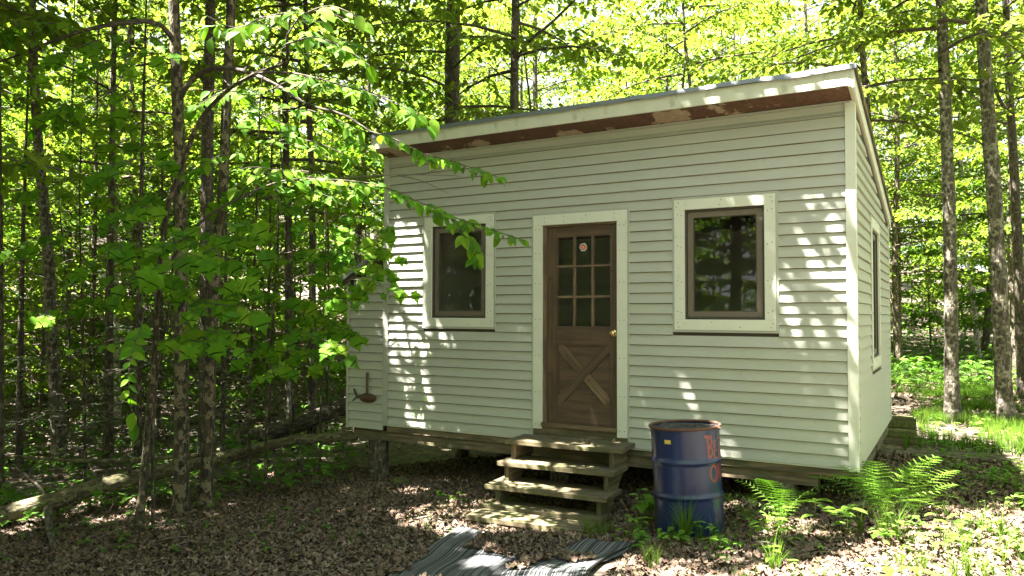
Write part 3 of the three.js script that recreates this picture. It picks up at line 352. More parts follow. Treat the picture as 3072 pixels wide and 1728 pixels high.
// ------------------------------------------------------------ fallen wood
const rel = (pts, b) => pts.map((p) => V(p[0] - b[0], p[1] - b[1], p[2] - b[2]));
{
  const A = [[-7.409, -0.763, 3.348], [-7.557, -0.724, 3.03], [-7.363, -0.634, 2.633], [-7.226, -0.549, 2.21], [-6.941, -0.453, 1.703], [-6.66, -0.368, 1.082], [-6.244, -0.232, 0.501], [-5.634, -0.186, -0.081]], b = A[1];
  const t = thing('fallen_log', 'long mossy fallen log leaning up from the ground to the cabin beam', 'log', b);
  const main = part('log_trunk', limb(rel(A, b), 0.1, 0.05, { seg: 14, div: 60, lump: 0.1, seed: 5 }), M.logWood, t);
  part('broken_stub', limb(rel([[-7.348, -0.654, 2.681], [-6.458, -0.676, 3.149], [-5.754, -0.685, 3.493]], b), 0.045, 0.02, { seg: 7, div: 8, lump: 0.15 }), M.barkDark, t);
  part('split_branch', limb(rel([[-6.778, -0.396, 1.207], [-6.298, -0.247, 0.936], [-5.853, -0.1, 0.742]], b), 0.04, 0.022, { seg: 7, div: 10, lump: 0.12 }), M.logWood, t);
  part('branch_stub', limb(rel([[-6.33, -0.262, 0.607], [-6.136, -0.427, 0.778], [-5.774, -0.588, 1.082]], b), 0.014, 0.009, { seg: 5, div: 6 }), M.barkDark, t); part('branch_stub', limb(rel([[-6.099, -0.222, 0.418], [-5.945, -0.375, 0.554], [-5.756, -0.511, 0.671]], b), 0.018, 0.008, { seg: 5, div: 6 }), M.barkDark, t);
  part('branch_stub', limb(rel([[-7.07, -0.496, 1.949], [-7.04, -0.377, 1.994], [-6.955, -0.281, 2.006]], b), 0.02, 0.01, { seg: 5, div: 6 }), M.barkDark, t); part('branch_stub', limb(rel([[-7.328, -0.633, 2.612], [-7.607, -0.464, 2.664], [-7.891, -0.319, 2.718]], b), 0.025, 0.01, { seg: 5, div: 8, lump: 0.1 }), M.barkDark, t);
  const B = [[-10.12, -0.633, 2.49], [-9.441, -0.46, 2.105], [-8.681, -0.497, 1.666], [-7.996, -0.476, 1.386], [-7.322, -0.407, 1.116], [-6.621, -0.34, 0.887]]; const t2 = thing('fallen_pole', 'thin bare fallen pole lying level behind the mossy log', 'pole', B[1]); part('pole_trunk', limb(rel(B, B[1]), 0.016, 0.03, { seg: 8, div: 30, lump: 0.12, seed: 8 }), M.logWood, t2);
  for (const [q, r, s] of [[300, 1157, 1], [180, 1158, -1], [390, 1154, 1]]) part('side_twig', limb(rel([q === 300 ? [-8.079, -0.472, 1.435] : q === 180 ? [-8.681, -0.497, 1.666] : [-7.657, -0.446, 1.25], q === 300 ? [-7.774, -0.227, 1.384] : q === 180 ? [-8.746, -0.295, 1.826] : [-7.226, -0.239, 1.298], q === 300 ? [-7.393, -0.044, 1.286] : q === 180 ? [-8.847, 0.008, 2.011] : [-6.809, 0.025, 1.298]], B[1]), 0.008, 0.003, { seg: 4, div: 5 }), M.deadTwig, t2);
  const Cc = [[-9.175, -0.697, -1.291], [-8.931, -0.611, -1.891], [-8.636, -0.441, -2.401], [-8.316, -0.262, -2.925]]; const t3 = thing('rotten_log', 'dark rotting log lying on the forest floor behind the leaning log', 'log', Cc[0]); part('log_trunk', limb(rel(Cc, Cc[0]), 0.13, 0.15, { seg: 12, div: 24, lump: 0.2, seed: 15 }), M.barkDark, t3); part('moss_cover', limb(rel(Cc.slice(0, 3), [Cc[0][0], Cc[0][1] + 0.05, Cc[0][2]]).map((v) => v.add(V(0, 0.1, 0))), 0.09, 0.09, { seg: 8, div: 16, lump: 0.25, seed: 17 }), M.moss, t3);
  const E = [[-6.284, -0.826, 3.158], [-6.719, -0.846, 2.599], [-6.621, -0.82, 2.371], [-6.238, -0.667, 2.329]]; const t4 = thing('fallen_branch', 'crooked dead branch on the litter in front of the mossy log', 'branch', E[0]); part('branch_wood', limb(rel(E, E[0]), 0.02, 0.01, { seg: 6, div: 14, lump: 0.15 }), M.deadTwig, t4); part('side_twig', limb(rel([[-6.621, -0.82, 2.371], [-6.097, -0.797, 2.589], [-5.723, -0.776, 2.952]], E[0]), 0.008, 0.004, { seg: 4, div: 6 }), M.deadTwig, t4);
}
// ------------------------------------------------------------ trees: the canopy lets the sun through where the photograph shows sun
const E1 = SUN.clone().cross(V(0, 1, 0)).normalize(), E2 = E1.clone().cross(SUN);
const LITSPOTS = [[[-2.972, 3.017, 4.165], 0.55], [[-3.023, 2.142, 3.93], 0.4], [[-2.526, 2.948, 3.674], 0.6], [[-2.255, 2.632, 3.506], 0.5], [[-3.702, 0.769, 4.212], 0.2], [[-4.338, 2.956, 2.178], 0.7], [[-3.774, 2.597, 2.07], 0.5], [[-4.713, 2.776, 2.388], 0.4]].map(([p, r]) => [V(...p), r]);
function sunThrough(p) {
  for (const [c, r] of LITSPOTS) if (p.y > c.y + 0.6) { const d = p.clone().sub(c); d.addScaledVector(SUN, -d.dot(SUN)); if (d.length() < r) return 0.8; } // how open the canopy is on the way from the sun to what it would shade
  let t = p.z / SUN.z, x = p.x - SUN.x * t, y = p.y - SUN.y * t;
  if (t > 0 && y > -0.3 && y < 3.45 && x > -5.78 && x < 0.06) {
    if (y > 3.1) return x > -1.3 ? 0.62 : x > -3 ? 0.2 : 0.12;
    if (x < -5.1) return y < 1.75 && y > 0.85 ? 0.62 : y < 0.85 ? 0.2 : 0.1;
    if (x < -4.45 && y > 0.85 && y < 2.55) return 0.85;
    if (x < -3.6 && y <= 1.15) return x < -4.0 ? 0.58 : 0.42;
    if (x < -3.15 && y < 0.7) return 0.36;
    if (x > -0.62 && y > 1.1 && y < 1.95) return 0.42;
    if (x > -2.05 && y < 1.25) return 0.28;
    if (x > -2.05 && y > 1.9) return 0.05;
    return 0.14;
  }
  t = (p.y + 0.45) / SUN.y; x = p.x - SUN.x * t; const z = p.z - SUN.z * t;
  if (z > -6 && z < 7) {
    if (x > -0.7 && z > 2.2 - 1.35 * (x + 0.6)) return 1.6;
    if (x > -1.2 && z > 1.3 - 1.2 * (x + 0.6)) return 0.4;
    if (x > -0.85 && x < -0.15 && z > 0.35 && z < 1.0) return 0.6;
    if (x > -2.9 && x < -1.5 && z > 1.9) return 0.38;
    if (x > -3.4 && x < -1.9 && z > 0.1 && z < 1.5) return 0.42;
    if (x > -5.2 && x < -3.6 && z > 0.4 && z < 1.4) return 0.42;
    if (x > -6.9 && x < -5.3 && z > 2.1 && z < 3.4) return 0.4;
    if (x > 0 && z < -3) return 0.3;
    if (x < -7) return 0.4;
    return 0.2;
  }
  return 0.5;
}
const keepLeaf = (p) => { const T = sunThrough(p), n = 0.65 * vnoise(p.dot(E1) * 4.2 + 500, p.dot(E2) * 4.2 + 500, 9973, 9973, 77) + 0.35 * vnoise(p.dot(E1) * 10 + 500, p.dot(E2) * 10 + 500, 9973, 9973, 78); return n > 0.5 + (T - 0.5) * 0.95; };
const UP = V(0, 1, 0);
function crown(o) { // limbs and leaf sprays round an axis
  const r = rng(o.seed), L = new Leaves(!o.keep), wood = [], { h0, h1, R, limbs, twigs, per, len, col, at = [0, 0, 0], keep, thick = 0.03 } = o, lean = o.lean ?? (() => [0, 0]), w = V(), droop = o.droop ?? 0.35;
  for (let i = 0; i < limbs; i++) {
    const t = (i + r() * 0.8) / limbs, y = lerp(h0, h1, t), l = R * Math.pow(Math.sin(Math.PI * lerp(o.p0 ?? 0.2, 0.93, t)), 0.75) * (0.7 + 0.55 * r()), az = i * 2.4 + r() * 0.9, d = V(Math.cos(az), 0, Math.sin(az)), rise = lerp(o.rise ?? 0.18, 0.75, t * t), [lx, lz] = lean(y);
    const pt = (s) => V(lx + d.x * l * s, y + rise * l * s - droop * l * s * s * (1 - t), lz + d.z * l * s);
    if (o.wood !== false) wood.push(limb([pt(0), pt(0.35), pt(0.7), pt(1)], thick * (1.15 - t * 0.7), 0.006, { seg: 4, div: 4, cap: false }));
    for (let k = 0; k < twigs; k++) {
      const s = lerp(0.22, 1, (k + r()) / twigs), sd = k % 2 ? 1 : -1, side = V(-d.z * sd, 0, d.x * sd), tw = d.clone().multiplyScalar(0.6).addScaledVector(side, 0.8).addScaledVector(UP, (r() - 0.5) * 0.35).normalize(), tl = l * 0.36 * (1.15 - 0.6 * s) * (0.7 + 0.7 * r()) + 0.12, q = pt(s), pp = V(-tw.z, 0, tw.x).normalize();
      for (let j = 0; j < per; j++) {
        const u = (j + r()) / per, p = q.clone().addScaledVector(tw, tl * u); p.y -= 0.18 * tl * u * u; p.x += (r() - 0.5) * 0.12; p.y += (r() - 0.5) * 0.12; p.z += (r() - 0.5) * 0.12;
        if (keep) { w.set(p.x + at[0], p.y + at[1], p.z + at[2]); if (!keep(w)) continue; }
        const dir = tw.clone().multiplyScalar(0.5).addScaledVector(pp, (j % 2 ? 0.8 : -0.8)).addScaledVector(UP, -0.15 - 0.5 * r()); dir.x += (r() - 0.5) * 0.6; dir.z += (r() - 0.5) * 0.6; dir.normalize();
        const n = V((r() - 0.5) * 1.1, 1, (r() - 0.5) * 1.1); n.addScaledVector(dir, -n.dot(dir)).normalize();
        const k2 = 0.72 + 0.56 * r(), yl = (r() - 0.4) * 0.25, sz = len * (0.7 + 0.6 * r());
        L.add(p, dir, n, sz, sz * 0.72, [col[0] * k2 * (1 + yl), col[1] * k2, col[2] * k2 * (1 - yl)]);
      }
    }
  }
  return { leaf: L.geo(), wood: wood.length ? mergeGeometries(wood) : null };
}
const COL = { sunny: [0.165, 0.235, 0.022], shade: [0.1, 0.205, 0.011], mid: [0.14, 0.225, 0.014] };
const noUv = (g) => { g.deleteAttribute('uv'); return g; };
// tall trees of the middle distance and the background
const tall = [0, 1, 2, 3, 4].map((k) => { const h = 11 + k * 0.9, c = crown({ seed: 100 + k, h0: 2.2 + 0.5 * (k % 3), h1: h, R: 2.7 + 0.25 * (k % 2), limbs: 38, twigs: 10, per: 12, len: 0.135, col: k % 2 ? COL.sunny : COL.mid, thick: 0.026 }); const r = rng(k + 5), wob = (y) => 0.12 * Math.sin(y * 0.6 + k * 2); return { ...c, h, trunk: limb([[0, -0.3, 0], [wob(1), h * 0.25, 0.05], [-0.05, h * 0.55, wob(5)], [0, h * 0.9, 0]], 0.095 + 0.014 * k, 0.02, { seg: 9, div: 18, lump: 0.06, flare: 0.5, seed: k + 3 }) }; });
const bush = [0, 1, 2, 3].map((k) => { const h = 3.6 + k * 0.9, c = crown({ seed: 140 + k, h0: 0.55, h1: h, R: 1.5 + 0.2 * k, limbs: 20 + 3 * k, twigs: 9, per: 13, len: 0.125, col: k % 2 ? COL.mid : COL.shade, thick: 0.014, rise: 0.3, p0: 0.3, droop: 0.5 }); return { ...c, h, trunk: limb([[0, -0.2, 0], [0.06, h * 0.4, -0.04], [0, h * 0.95, 0]], 0.028, 0.006, { seg: 6, div: 8 }) }; });
const high = [0, 1, 2].map((k) => crown({ seed: 160 + k, h0: 4.2 + 0.4 * k, h1: 13 + k, R: 3.1, limbs: 36, twigs: 11, per: 13, len: 0.14, col: COL.sunny, thick: 0.03 }));
function firGeo(seed, h, R, lowDead) { // conifer: whorls of drooping boughs with flat needle sprays, dead twigs below
  const r = rng(seed), L = new Leaves(false), wood = [], dead = [], n = Math.round(h * 6.5);
  for (let i = 0; i < n; i++) {
    const t = i / n, y = 0.35 + (h - 0.4) * t, l = R * (1.02 - t) * (0.65 + 0.5 * r()) + 0.12, az = i * 2.4 + r(), d = V(Math.cos(az), 0, Math.sin(az)), pt = (s) => V(d.x * l * s, y + 0.18 * l * s - 0.55 * l * s * s, d.z * l * s);
    if (y < lowDead) { dead.push(limb([pt(0), pt(0.5), pt(1)], 0.008, 0.002, { seg: 3, div: 3, cap: false })); for (let k = 0; k < 5; k++) { const s = 0.25 + 0.7 * r(), sd = k % 2 ? 1 : -1, q = pt(s); dead.push(limb([q, q.clone().add(V((d.x * 0.6 - d.z * sd) * l * 0.3, -0.1 * r(), (d.z * 0.6 + d.x * sd) * l * 0.3))], 0.004, 0.0015, { seg: 3, div: 1, cap: false })); } if (r() < 0.55) continue; }
    wood.push(limb([pt(0), pt(0.5), pt(1)], 0.013 * (1.1 - t), 0.003, { seg: 3, div: 3, cap: false }));
    const m = Math.max(5, Math.round(l * 15));
    for (let k = 0; k < m; k++) {
      const s = (k + r()) / m, sd = k % 2 ? 1 : -1, tw = d.clone().multiplyScalar(0.75).add(V(-d.z * sd, -0.12 + 0.1 * r(), d.x * sd)).normalize(), tl = (0.1 + 0.3 * l * (1 - s * 0.75)) * (0.7 + 0.5 * r()), q = pt(s * 0.98), c = 0.7 + 0.6 * r(), px = V(-tw.z, 0, tw.x);
      for (let j = 0; j < 7; j++) { const p = q.clone().addScaledVector(tw, tl * j / 7), nd = tw.clone().multiplyScalar(0.9).addScaledVector(px, j % 2 ? 0.8 : -0.8).add(V(0, (r() - 0.5) * 0.7, 0)).normalize(); L.tri(p.clone().addScaledVector(tw, -0.012), p.clone().addScaledVector(tw, 0.016), p.clone().addScaledVector(nd, 0.075), [0.035 * c, 0.062 * c, 0.02 * c]); }
      L.tri(q, q.clone().addScaledVector(px, 0.012), q.clone().addScaledVector(tw, tl), [0.04 * c, 0.055 * c, 0.022 * c]);
    }
  }
  return { leaf: L.geo(), wood: mergeGeometries(wood), dead: dead.length ? mergeGeometries(dead) : null, trunk: limb([[0, -0.2, 0], [0.02, h * 0.4, 0.02], [0, h * 0.97, 0]], 0.011 * h * 0.5 + 0.015, 0.008, { seg: 8, div: 12, lump: 0.05, flare: 0.3, seed }) };
}
const fir = [firGeo(301, 7.5, 1.5, 1.8), firGeo(302, 5.2, 1.25, 1.2), firGeo(303, 3.0, 0.95, 0.2), firGeo(304, 9.5, 1.6, 3.0)];
function plantTree(kind, proto, name, label, category, x, z, s, turn, group, bark) {
  const t = thing(name, label, category, [x, ground_y(x, z), z], group); t.rotation.y = turn; t.scale.setScalar(s);
  part('trunk', proto.trunk, bark, t); if (proto.wood) part('limb_set', proto.wood, M.twig, t).userData.kind = 'stuff'; const c = part('crown', proto.leaf, kind === 'fir' ? M.needle : M.leaf, t); c.userData.kind = 'stuff'; if (proto.dead) part('dead_twigs', proto.dead, M.deadTwig, t).userData.kind = 'stuff'; return t;
}
// trees one can pick out by their trunks
function trunkTree(name, label, path, r0, bark, o = {}) {
  const b = path[0], base = [b[0], ground_y(b[0], b[2]), b[2]]; const t = thing(name, label, 'tree', base), pts = rel(path, base); pts[0].y = -0.12;
  const a = pts[pts.length - 2], z = pts[pts.length - 1], d = z.clone().sub(a).normalize(), top = o.top ?? 11; const end = z.clone(); if (z.y < top) { d.lerp(UP, 0.5).normalize(); end.addScaledVector(d, (top - z.y) / d.y); pts.push(end); }
  const k = part('trunk', limb(pts, r0, o.r1 ?? r0 * 0.35, { seg: 14, div: 44, lump: o.lump ?? 0.07, flare: o.flare ?? 0.6, seed: Math.round(r0 * 1000) + path.length }), bark, t);
  for (const [q, ra, rb] of o.limbs ?? []) part('limb', limb(rel(q, base), ra, rb, { seg: 7, div: 16, lump: 0.08 }), o.limbBark ?? M.barkDark, t);
  if (o.crown !== undefined) { const c = high[o.crown], g = sub('crown', t); const m = pts[pts.length - 1]; g.position.set(m.x * 0.75 + z.x * 0.25, o.lift ?? 0, m.z * 0.75 + z.z * 0.25); g.rotation.y = o.turn ?? 1; if (o.cs) g.scale.setScalar(o.cs); part('foliage', c.leaf, M.leaf, g).userData.kind = 'stuff'; part('limb_set', c.wood, M.twig, g).userData.kind = 'stuff'; }
  if (o.own) { const q = pts[pts.length - 1], at = [base[0] + q.x * 0.7, base[1], base[2] + q.z * 0.7], c = crown({ ...o.own, at, keep: keepLeaf, col: COL.mid }); const g = sub('crown', t, [q.x * 0.7, 0, q.z * 0.7]); part('foliage', c.leaf, M.leaf, g).userData.kind = 'stuff'; part('limb_set', c.wood, M.twig, g).userData.kind = 'stuff'; }
  return { t, base };
}
const OWN = (seed, R = 3.6, h0 = 4.6, h1 = 12.5) => ({ seed, h0, h1, R, limbs: 46, twigs: 13, per: 22, len: 0.145, thick: 0.035 });
const mapleA = trunkTree('maple_tree', 'slim tree with lichen spotted bark, the straighter stem behind the leaning log', [[-6.046, -0.698, 2.078], [-6.027, 0.864, 2.127], [-6.008, 2.466, 2.176], [-6.026, 3.667, 2.232], [-6.039, 4.468, 2.27]], 0.074, M.bark, { own: OWN(401, 3.6, 6, 13), flare: 0.5, limbs: [[[[-6.015, 3.427, 2.217], [-5.855, 3.627, 2.213], [-5.518, 3.711, 2.195], [-5.196, 3.656, 2.122], [-4.881, 3.516, 2.051], [-4.493, 3.27, 1.933], [-4.16, 3.163, 1.853], [-3.875, 2.964, 1.738]], 0.03, 0.008], [[[-6.031, 4.028, 2.249], [-5.977, 4.145, 2.476], [-6.028, 4.088, 2.734], [-6.358, 3.955, 3.035], [-6.773, 3.696, 3.38], [-7.03, 3.585, 3.524]], 0.028, 0.008], [[[-6.028, 4.088, 2.734], [-5.978, 3.77, 2.809], [-5.947, 3.441, 2.894], [-6.044, 3.229, 3.058]], 0.012, 0.004]] });
trunkTree('maple_tree', 'slim spotted tree whose stem leans away from its twin at the base', [[-5.897, -0.695, 1.911], [-5.829, 0.861, 1.931], [-5.762, 1.871, 1.931], [-5.691, 2.68, 1.921], [-5.652, 3.488, 1.929], [-5.596, 4.498, 1.934]], 0.064, M.bark, { own: OWN(402, 3.6, 6, 13), flare: 0.5 });
trunkTree('maple_tree', 'thicker smooth grey trunk rising just behind the two spotted stems', [[-8.596, -0.471, -0.231], [-8.564, 1.812, -0.163], [-8.526, 3.809, -0.109], [-8.474, 5.35, -0.08]], 0.115, M.barkDark, { own: OWN(403, 3.4, 7.5, 14), limbs: [[[[-8.5, 4.551, -0.096], [-8.512, 4.691, 0.032], [-8.449, 4.884, 0.118]], 0.04, 0.02]] });
trunkTree('birch_tree', 'yellowish birch trunk nearest the picture edge among the firs', [[-10.407, -0.876, 0.799], [-10.505, 0.95, 0.924], [-10.536, 2.262, 0.992], [-10.638, 3.803, 1.109], [-10.685, 5.685, 1.208]], 0.092, M.barkMottle, { own: OWN(404, 3.4, 7.5, 14) });
trunkTree('birch_tree', 'thin pale birch stem between the fir and the spotted trees', [[-12.532, -0.674, -1.433], [-12.544, 2.957, -1.289], [-12.534, 6.298, -1.168], [-12.505, 7.025, -1.157]], 0.06, M.barkPale, { crown: 1, cs: 0.95 });
trunkTree('dead_tree', 'grey trunk with bark stripped at its foot by the rotting log', [[-9.361, -0.594, -2.566], [-9.357, 0.532, -2.526], [-9.342, 2.895, -2.445], [-9.358, 3.868, -2.399]], 0.085, M.barkDark, { crown: 0, cs: 0.9, limbs: [[[[-9.222, -0.552, -2.414], [-9.239, -0.212, -2.415], [-9.256, 0.128, -2.426]], 0.05, 0.03]], limbBark: M.barkPale });
trunkTree('maple_tree', 'dark trunk rising close behind the annex through the leaves', [[-8.727, -0.118, -2.452], [-8.683, 3.389, -2.344], [-8.707, 4.603, -2.285], [-8.735, 5.951, -2.218]], 0.07, M.barkDark, { crown: 2, turn: 4 });
trunkTree('maple_tree', 'stoutest dark furrowed trunk showing above the low end of the roof', [[-7.14, 0.505, -4.499], [-7.17, 5.08, -4.309], [-7.117, 7.041, -4.265]], 0.19, M.barkDark, { crown: 0, turn: 2, lift: 0.8, r1: 0.1, lump: 0.09 });
trunkTree('maple_tree', 'straight trunk with an upswept limb above the middle of the roof', [[-5.726, 0.903, -4.145], [-5.681, 5.286, -4.004], [-5.645, 6.635, -3.974]], 0.1, M.barkDark, { crown: 2, turn: 3, lift: 0.9, r1: 0.05, limbs: [[[[-5.647, 5.624, -4.011], [-5.367, 5.857, -3.933], [-4.927, 6.114, -3.946], [-4.497, 6.425, -3.951]], 0.035, 0.018], [[[-5.664, 5.253, -4.015], [-5.799, 5.322, -3.819], [-5.924, 5.47, -3.511]], 0.02, 0.006], [[[-5.659, 5.624, -4.004], [-5.836, 5.792, -4.012], [-6.15, 6.065, -3.936]], 0.02, 0.008]] });
trunkTree('maple_tree', 'thin curved stem just beside the straight trunk above the roof', [[-5.761, 0.884, -4.818], [-5.734, 4.906, -4.681], [-5.787, 5.54, -4.627], [-5.878, 6.457, -4.54]], 0.035, M.barkDark, { top: 8 });
trunkTree('maple_tree', 'thin dark trunk above the middle of the high side of the roof', [[-4.599, 1.219, -10.558], [-4.571, 6.635, -10.369], [-4.669, 7.755, -10.27], [-4.688, 8.689, -10.224]], 0.07, M.barkDark, { crown: 1, turn: 5, lift: 1.2, limbs: [[[[-4.567, 6.915, -10.361], [-4.153, 7.131, -10.361], [-3.516, 7.262, -10.376]], 0.03, 0.01]] });
trunkTree('maple_tree', 'slender mottled trunk directly behind the high corner of the roof', [[-0.452, 0.581, -7.199], [-0.48, 4.425, -7.038], [-0.532, 5.302, -6.974], [-0.583, 6.65, -6.894]], 0.075, M.bark, { crown: 0, turn: 1.4, cs: 0.9, lift: 1 });
trunkTree('birch_tree', 'grey mottled tree with a scarred trunk at the grassy edge', [[0.677, -0.347, -6.673], [0.683, 2.752, -6.559], [0.662, 4.364, -6.486], [0.624, 6.223, -6.394]], 0.105, M.barkMottle, { crown: 1, turn: 2.2, lift: 0.8, r1: 0.06, limbs: [[[[0.656, 4.674, -6.471], [0.403, 4.692, -6.151], [0.097, 4.307, -5.642], [-0.243, 3.938, -5.113]], 0.018, 0.005], [[[0.668, 3.248, -6.532], [0.436, 3.086, -6.115], [0.133, 2.803, -5.604]], 0.014, 0.004]] });
trunkTree('birch_tree', 'thick speckled trunk nearest the picture edge in the clearing', [[1.401, -0.376, -7.092], [1.311, 2.754, -6.921], [1.228, 4.49, -6.808], [1.162, 6.225, -6.704]], 0.122, M.barkMottle, { crown: 2, turn: 0.4, lift: 0.8, r1: 0.07, limbs: [[[[1.268, 3.87, -6.854], [1.035, 4.066, -6.77], [0.768, 4.214, -6.726]], 0.02, 0.007], [[[1.235, 4.552, -6.809], [0.987, 4.724, -6.487], [0.727, 4.997, -6.095]], 0.02, 0.006]] });
trunkTree('maple_tree', 'dark forked trunk behind the thick speckled tree at the edge', [[1.889, 0.008, -10.881], [1.79, 3.976, -10.674], [1.737, 5.532, -10.585], [1.691, 7.478, -10.484]], 0.11, M.barkDark, { crown: 0, turn: 5, lift: 1, limbs: [[[[1.759, 5.143, -10.612], [1.524, 5.581, -10.345], [1.332, 6.473, -10.085]], 0.04, 0.02]] });
trunkTree('birch_tree', 'bent white stem catching the sun beyond the clearing', [[1.417, 0.01, -22.16], [1.291, 1.462, -22.033], [1.111, 3.018, -21.87], [1.051, 4.315, -21.786]], 0.085, M.barkPale, { crown: 1, turn: 3.3 });
trunkTree('maple_tree', 'dark leaning trunk crossing behind the bent white stem', [[1.581, 0.037, -22.831], [1.731, 1.731, -22.854], [1.91, 3.848, -22.877]], 0.12, M.barkDark, { crown: 0, turn: 2.9 });
// trees beside and behind the photographer that shade the yard
[[-5.4, 6.1, 405], [-8.6, 5.2, 406], [-3.2, 8.6, 407], [-11.5, 4.2, 408], [-6.8, 9.6, 409], [-10.5, 8.6, 410], [-1.6, 11.5, 411]].forEach(([x, z, s], i) => trunkTree('shade_tree', ['tall tree close beside the viewpoint shading the steps', 'tall tree shading the leaning log', 'tall tree at the back of the viewpoint', 'tall tree deep in the shade past the log', 'tall tree two paces behind the viewpoint', 'tall tree farthest into the shaded woods', 'tall tree at the yard edge behind the viewpoint'][i] + ', its trunk out of the picture', [[x, -0.6, z], [x + 0.1, 3, z], [x, 7, z + 0.1], [x, 11, z]], 0.13, M.bark, { own: { ...OWN(s, 4.1, 5.0, 13), limbs: 52, per: 27 } }));
// the woods: rows of trees by bearing and distance, the yard and the cabin left free
{
  const r = rng(909), spots = [], free = (x, z, m) => !(x > -6.6 - m && x < 0.8 + m && z > -4.6 - m && z < 8) && spots.every(([a, b, c]) => Math.hypot(a - x, b - z) > Math.min(m + 0.6, c + m * 0.5));
  const bear = (deg, d) => [camera.position.x - Math.sin(deg * Math.PI / 180) * d, camera.position.z - Math.cos(deg * Math.PI / 180) * d];
  const zone = (deg) => (deg < 8 ? ['tree beyond the sunny clearing past the cabin end', 'trees beyond the clearing'] : deg < 38 ? ['tree in the bright woods behind the cabin', 'trees behind the cabin'] : ['tree in the dim woods beyond the leaning log', 'trees in the dim woods']);
  const told = []; const tell = (o, deg, d, what) => { told.push([o, deg, d, what]); return o; };
  const put = (n, deg0, deg1, d0, d1, m, fn) => { for (let i = 0, tries = 0; i < n && tries < 4000; tries++) { const deg = lerp(deg0, deg1, r()), d = lerp(d0, d1, Math.sqrt(r())), [x, z] = bear(deg, d); if (!free(x, z, m)) continue; if (deg < 9 && d < 24) continue; spots.push([x, z, m]); fn(x, z, deg, d); i++; } };
  put(13, -12, 34, 17, 30, 2.1, (x, z, deg, d) => { const k = Math.floor(r() * 5), [l, g] = zone(deg); tell(plantTree('tall', tall[k], 'woodland_tree', 'tall leafy ' + l, 'tree', x, z, 0.95 + 0.25 * r(), r() * 6.3, g, r() < 0.5 ? M.bark : M.barkDark), deg, d, 'tall leafy ' + l); });
  put(6, 34, 78, 15, 26, 2.3, (x, z, deg, d) => { const k = Math.floor(r() * 5), [l, g] = zone(deg); tell(plantTree('tall', tall[k], 'woodland_tree', 'tall leafy ' + l, 'tree', x, z, 0.95 + 0.2 * r(), r() * 6.3, g, r() < 0.5 ? M.bark : M.barkDark), deg, d, 'tall leafy ' + l); });
  put(66, -14, 80, 26, 60, 2.2, (x, z, deg, d) => { const k = Math.floor(r() * 5), [l, g] = zone(deg); tell(plantTree('tall', tall[k], 'woodland_tree', 'tall leafy ' + l, 'tree', x, z, 1.05 + 0.4 * r(), r() * 6.3, g, r() < 0.3 ? M.barkPale : M.barkDark), deg, d, 'tall leafy ' + l); });
  put(16, -12, 40, 20, 38, 1.2, (x, z, deg, d) => { const k = Math.floor(r() * 4), [l, g] = zone(deg); tell(plantTree('bush', bush[k], 'woodland_sapling', 'low bushy young ' + l, 'sapling', x, z, 0.9 + 0.5 * r(), r() * 6.3, 'young ' + g, M.barkDark), deg, d, 'low bushy young ' + l); });
  put(24, 38, 76, 13, 26, 1.0, (x, z, deg, d) => { const k = Math.floor(r() * 4), [l, g] = zone(deg); tell(plantTree('bush', bush[k], 'woodland_sapling', 'low bushy young ' + l, 'sapling', x, z, 0.85 + 0.4 * r(), r() * 6.3, 'young ' + g, M.barkDark), deg, d, 'low bushy young ' + l); });
  put(13, 50, 74, 11, 20, 0.7, (x, z, deg, d) => { const k = Math.floor(r() * 4); tell(plantTree('fir', fir[k], 'fir_tree', 'dark fir in the dim woods beyond the leaning log', 'fir', x, z, 0.85 + 0.4 * r(), r() * 6.3, 'firs in the dim woods', M.barkDark), deg, d, 'dark fir in the dim woods'); });
  put(4, 8, 30, 24, 34, 1.5, (x, z, deg, d) => { tell(plantTree('fir', fir[3], 'fir_tree', 'dark fir among the bright trees behind the cabin', 'fir', x, z, 1 + 0.3 * r(), r() * 6.3, 'firs behind the cabin', M.barkDark), deg, d, 'dark fir in the bright woods behind the cabin'); });
  put(12, 40, 70, 10.5, 20, 0.7, (x, z, deg, d) => { const t = thing('bare_sapling', 'thin bare stemmed sapling in the dim woods beyond the leaning log', 'sapling', [x, ground_y(x, z), z], 'bare stems in the dim woods'), h = 4 + 3 * r(); tell(t, deg, d, 'thin bare sapling in the dim woods'); part('trunk', limb([[0, -0.1, 0], [0.1 * (r() - 0.5), h * 0.4, 0.1 * (r() - 0.5)], [0.5 * (r() - 0.5), h, 0.5 * (r() - 0.5)]], 0.02 + 0.03 * r(), 0.01, { seg: 6, div: 8, lump: 0.06 }), r() < 0.4 ? M.bark : M.barkDark, t); for (let k = 0; k < 4; k++) { const y = 0.5 + h * 0.6 * r(), a = r() * 6.3, l = 0.3 + 0.6 * r(); part('dead_branch', limb([[0, y, 0], [Math.cos(a) * l * 0.5, y + 0.08, Math.sin(a) * l * 0.5], [Math.cos(a) * l, y + 0.05 * (r() - 0.5), Math.sin(a) * l]], 0.007, 0.003, { seg: 4, div: 4 }), M.deadTwig, t); } });
  put(60, -14, 80, 26, 55, 1.3, (x, z, deg, d) => { const k = Math.floor(r() * 4), [l, g] = zone(deg); tell(plantTree('bush', bush[k], 'woodland_sapling', 'low bushy young ' + l, 'sapling', x, z, 1.1 + 0.5 * r(), r() * 6.3, 'young ' + g, M.barkDark), deg, d, 'low bushy young ' + l); });
  put(40, 110, 250, 11, 26, 1.4, (x, z) => { const k = Math.floor(r() * 4); plantTree('bush', bush[k], 'woodland_sapling', 'low bushy young tree across the yard mirrored in the window panes', 'sapling', x, z, 1.0 + 0.5 * r(), r() * 6.3, 'young trees across the yard', M.barkDark); });
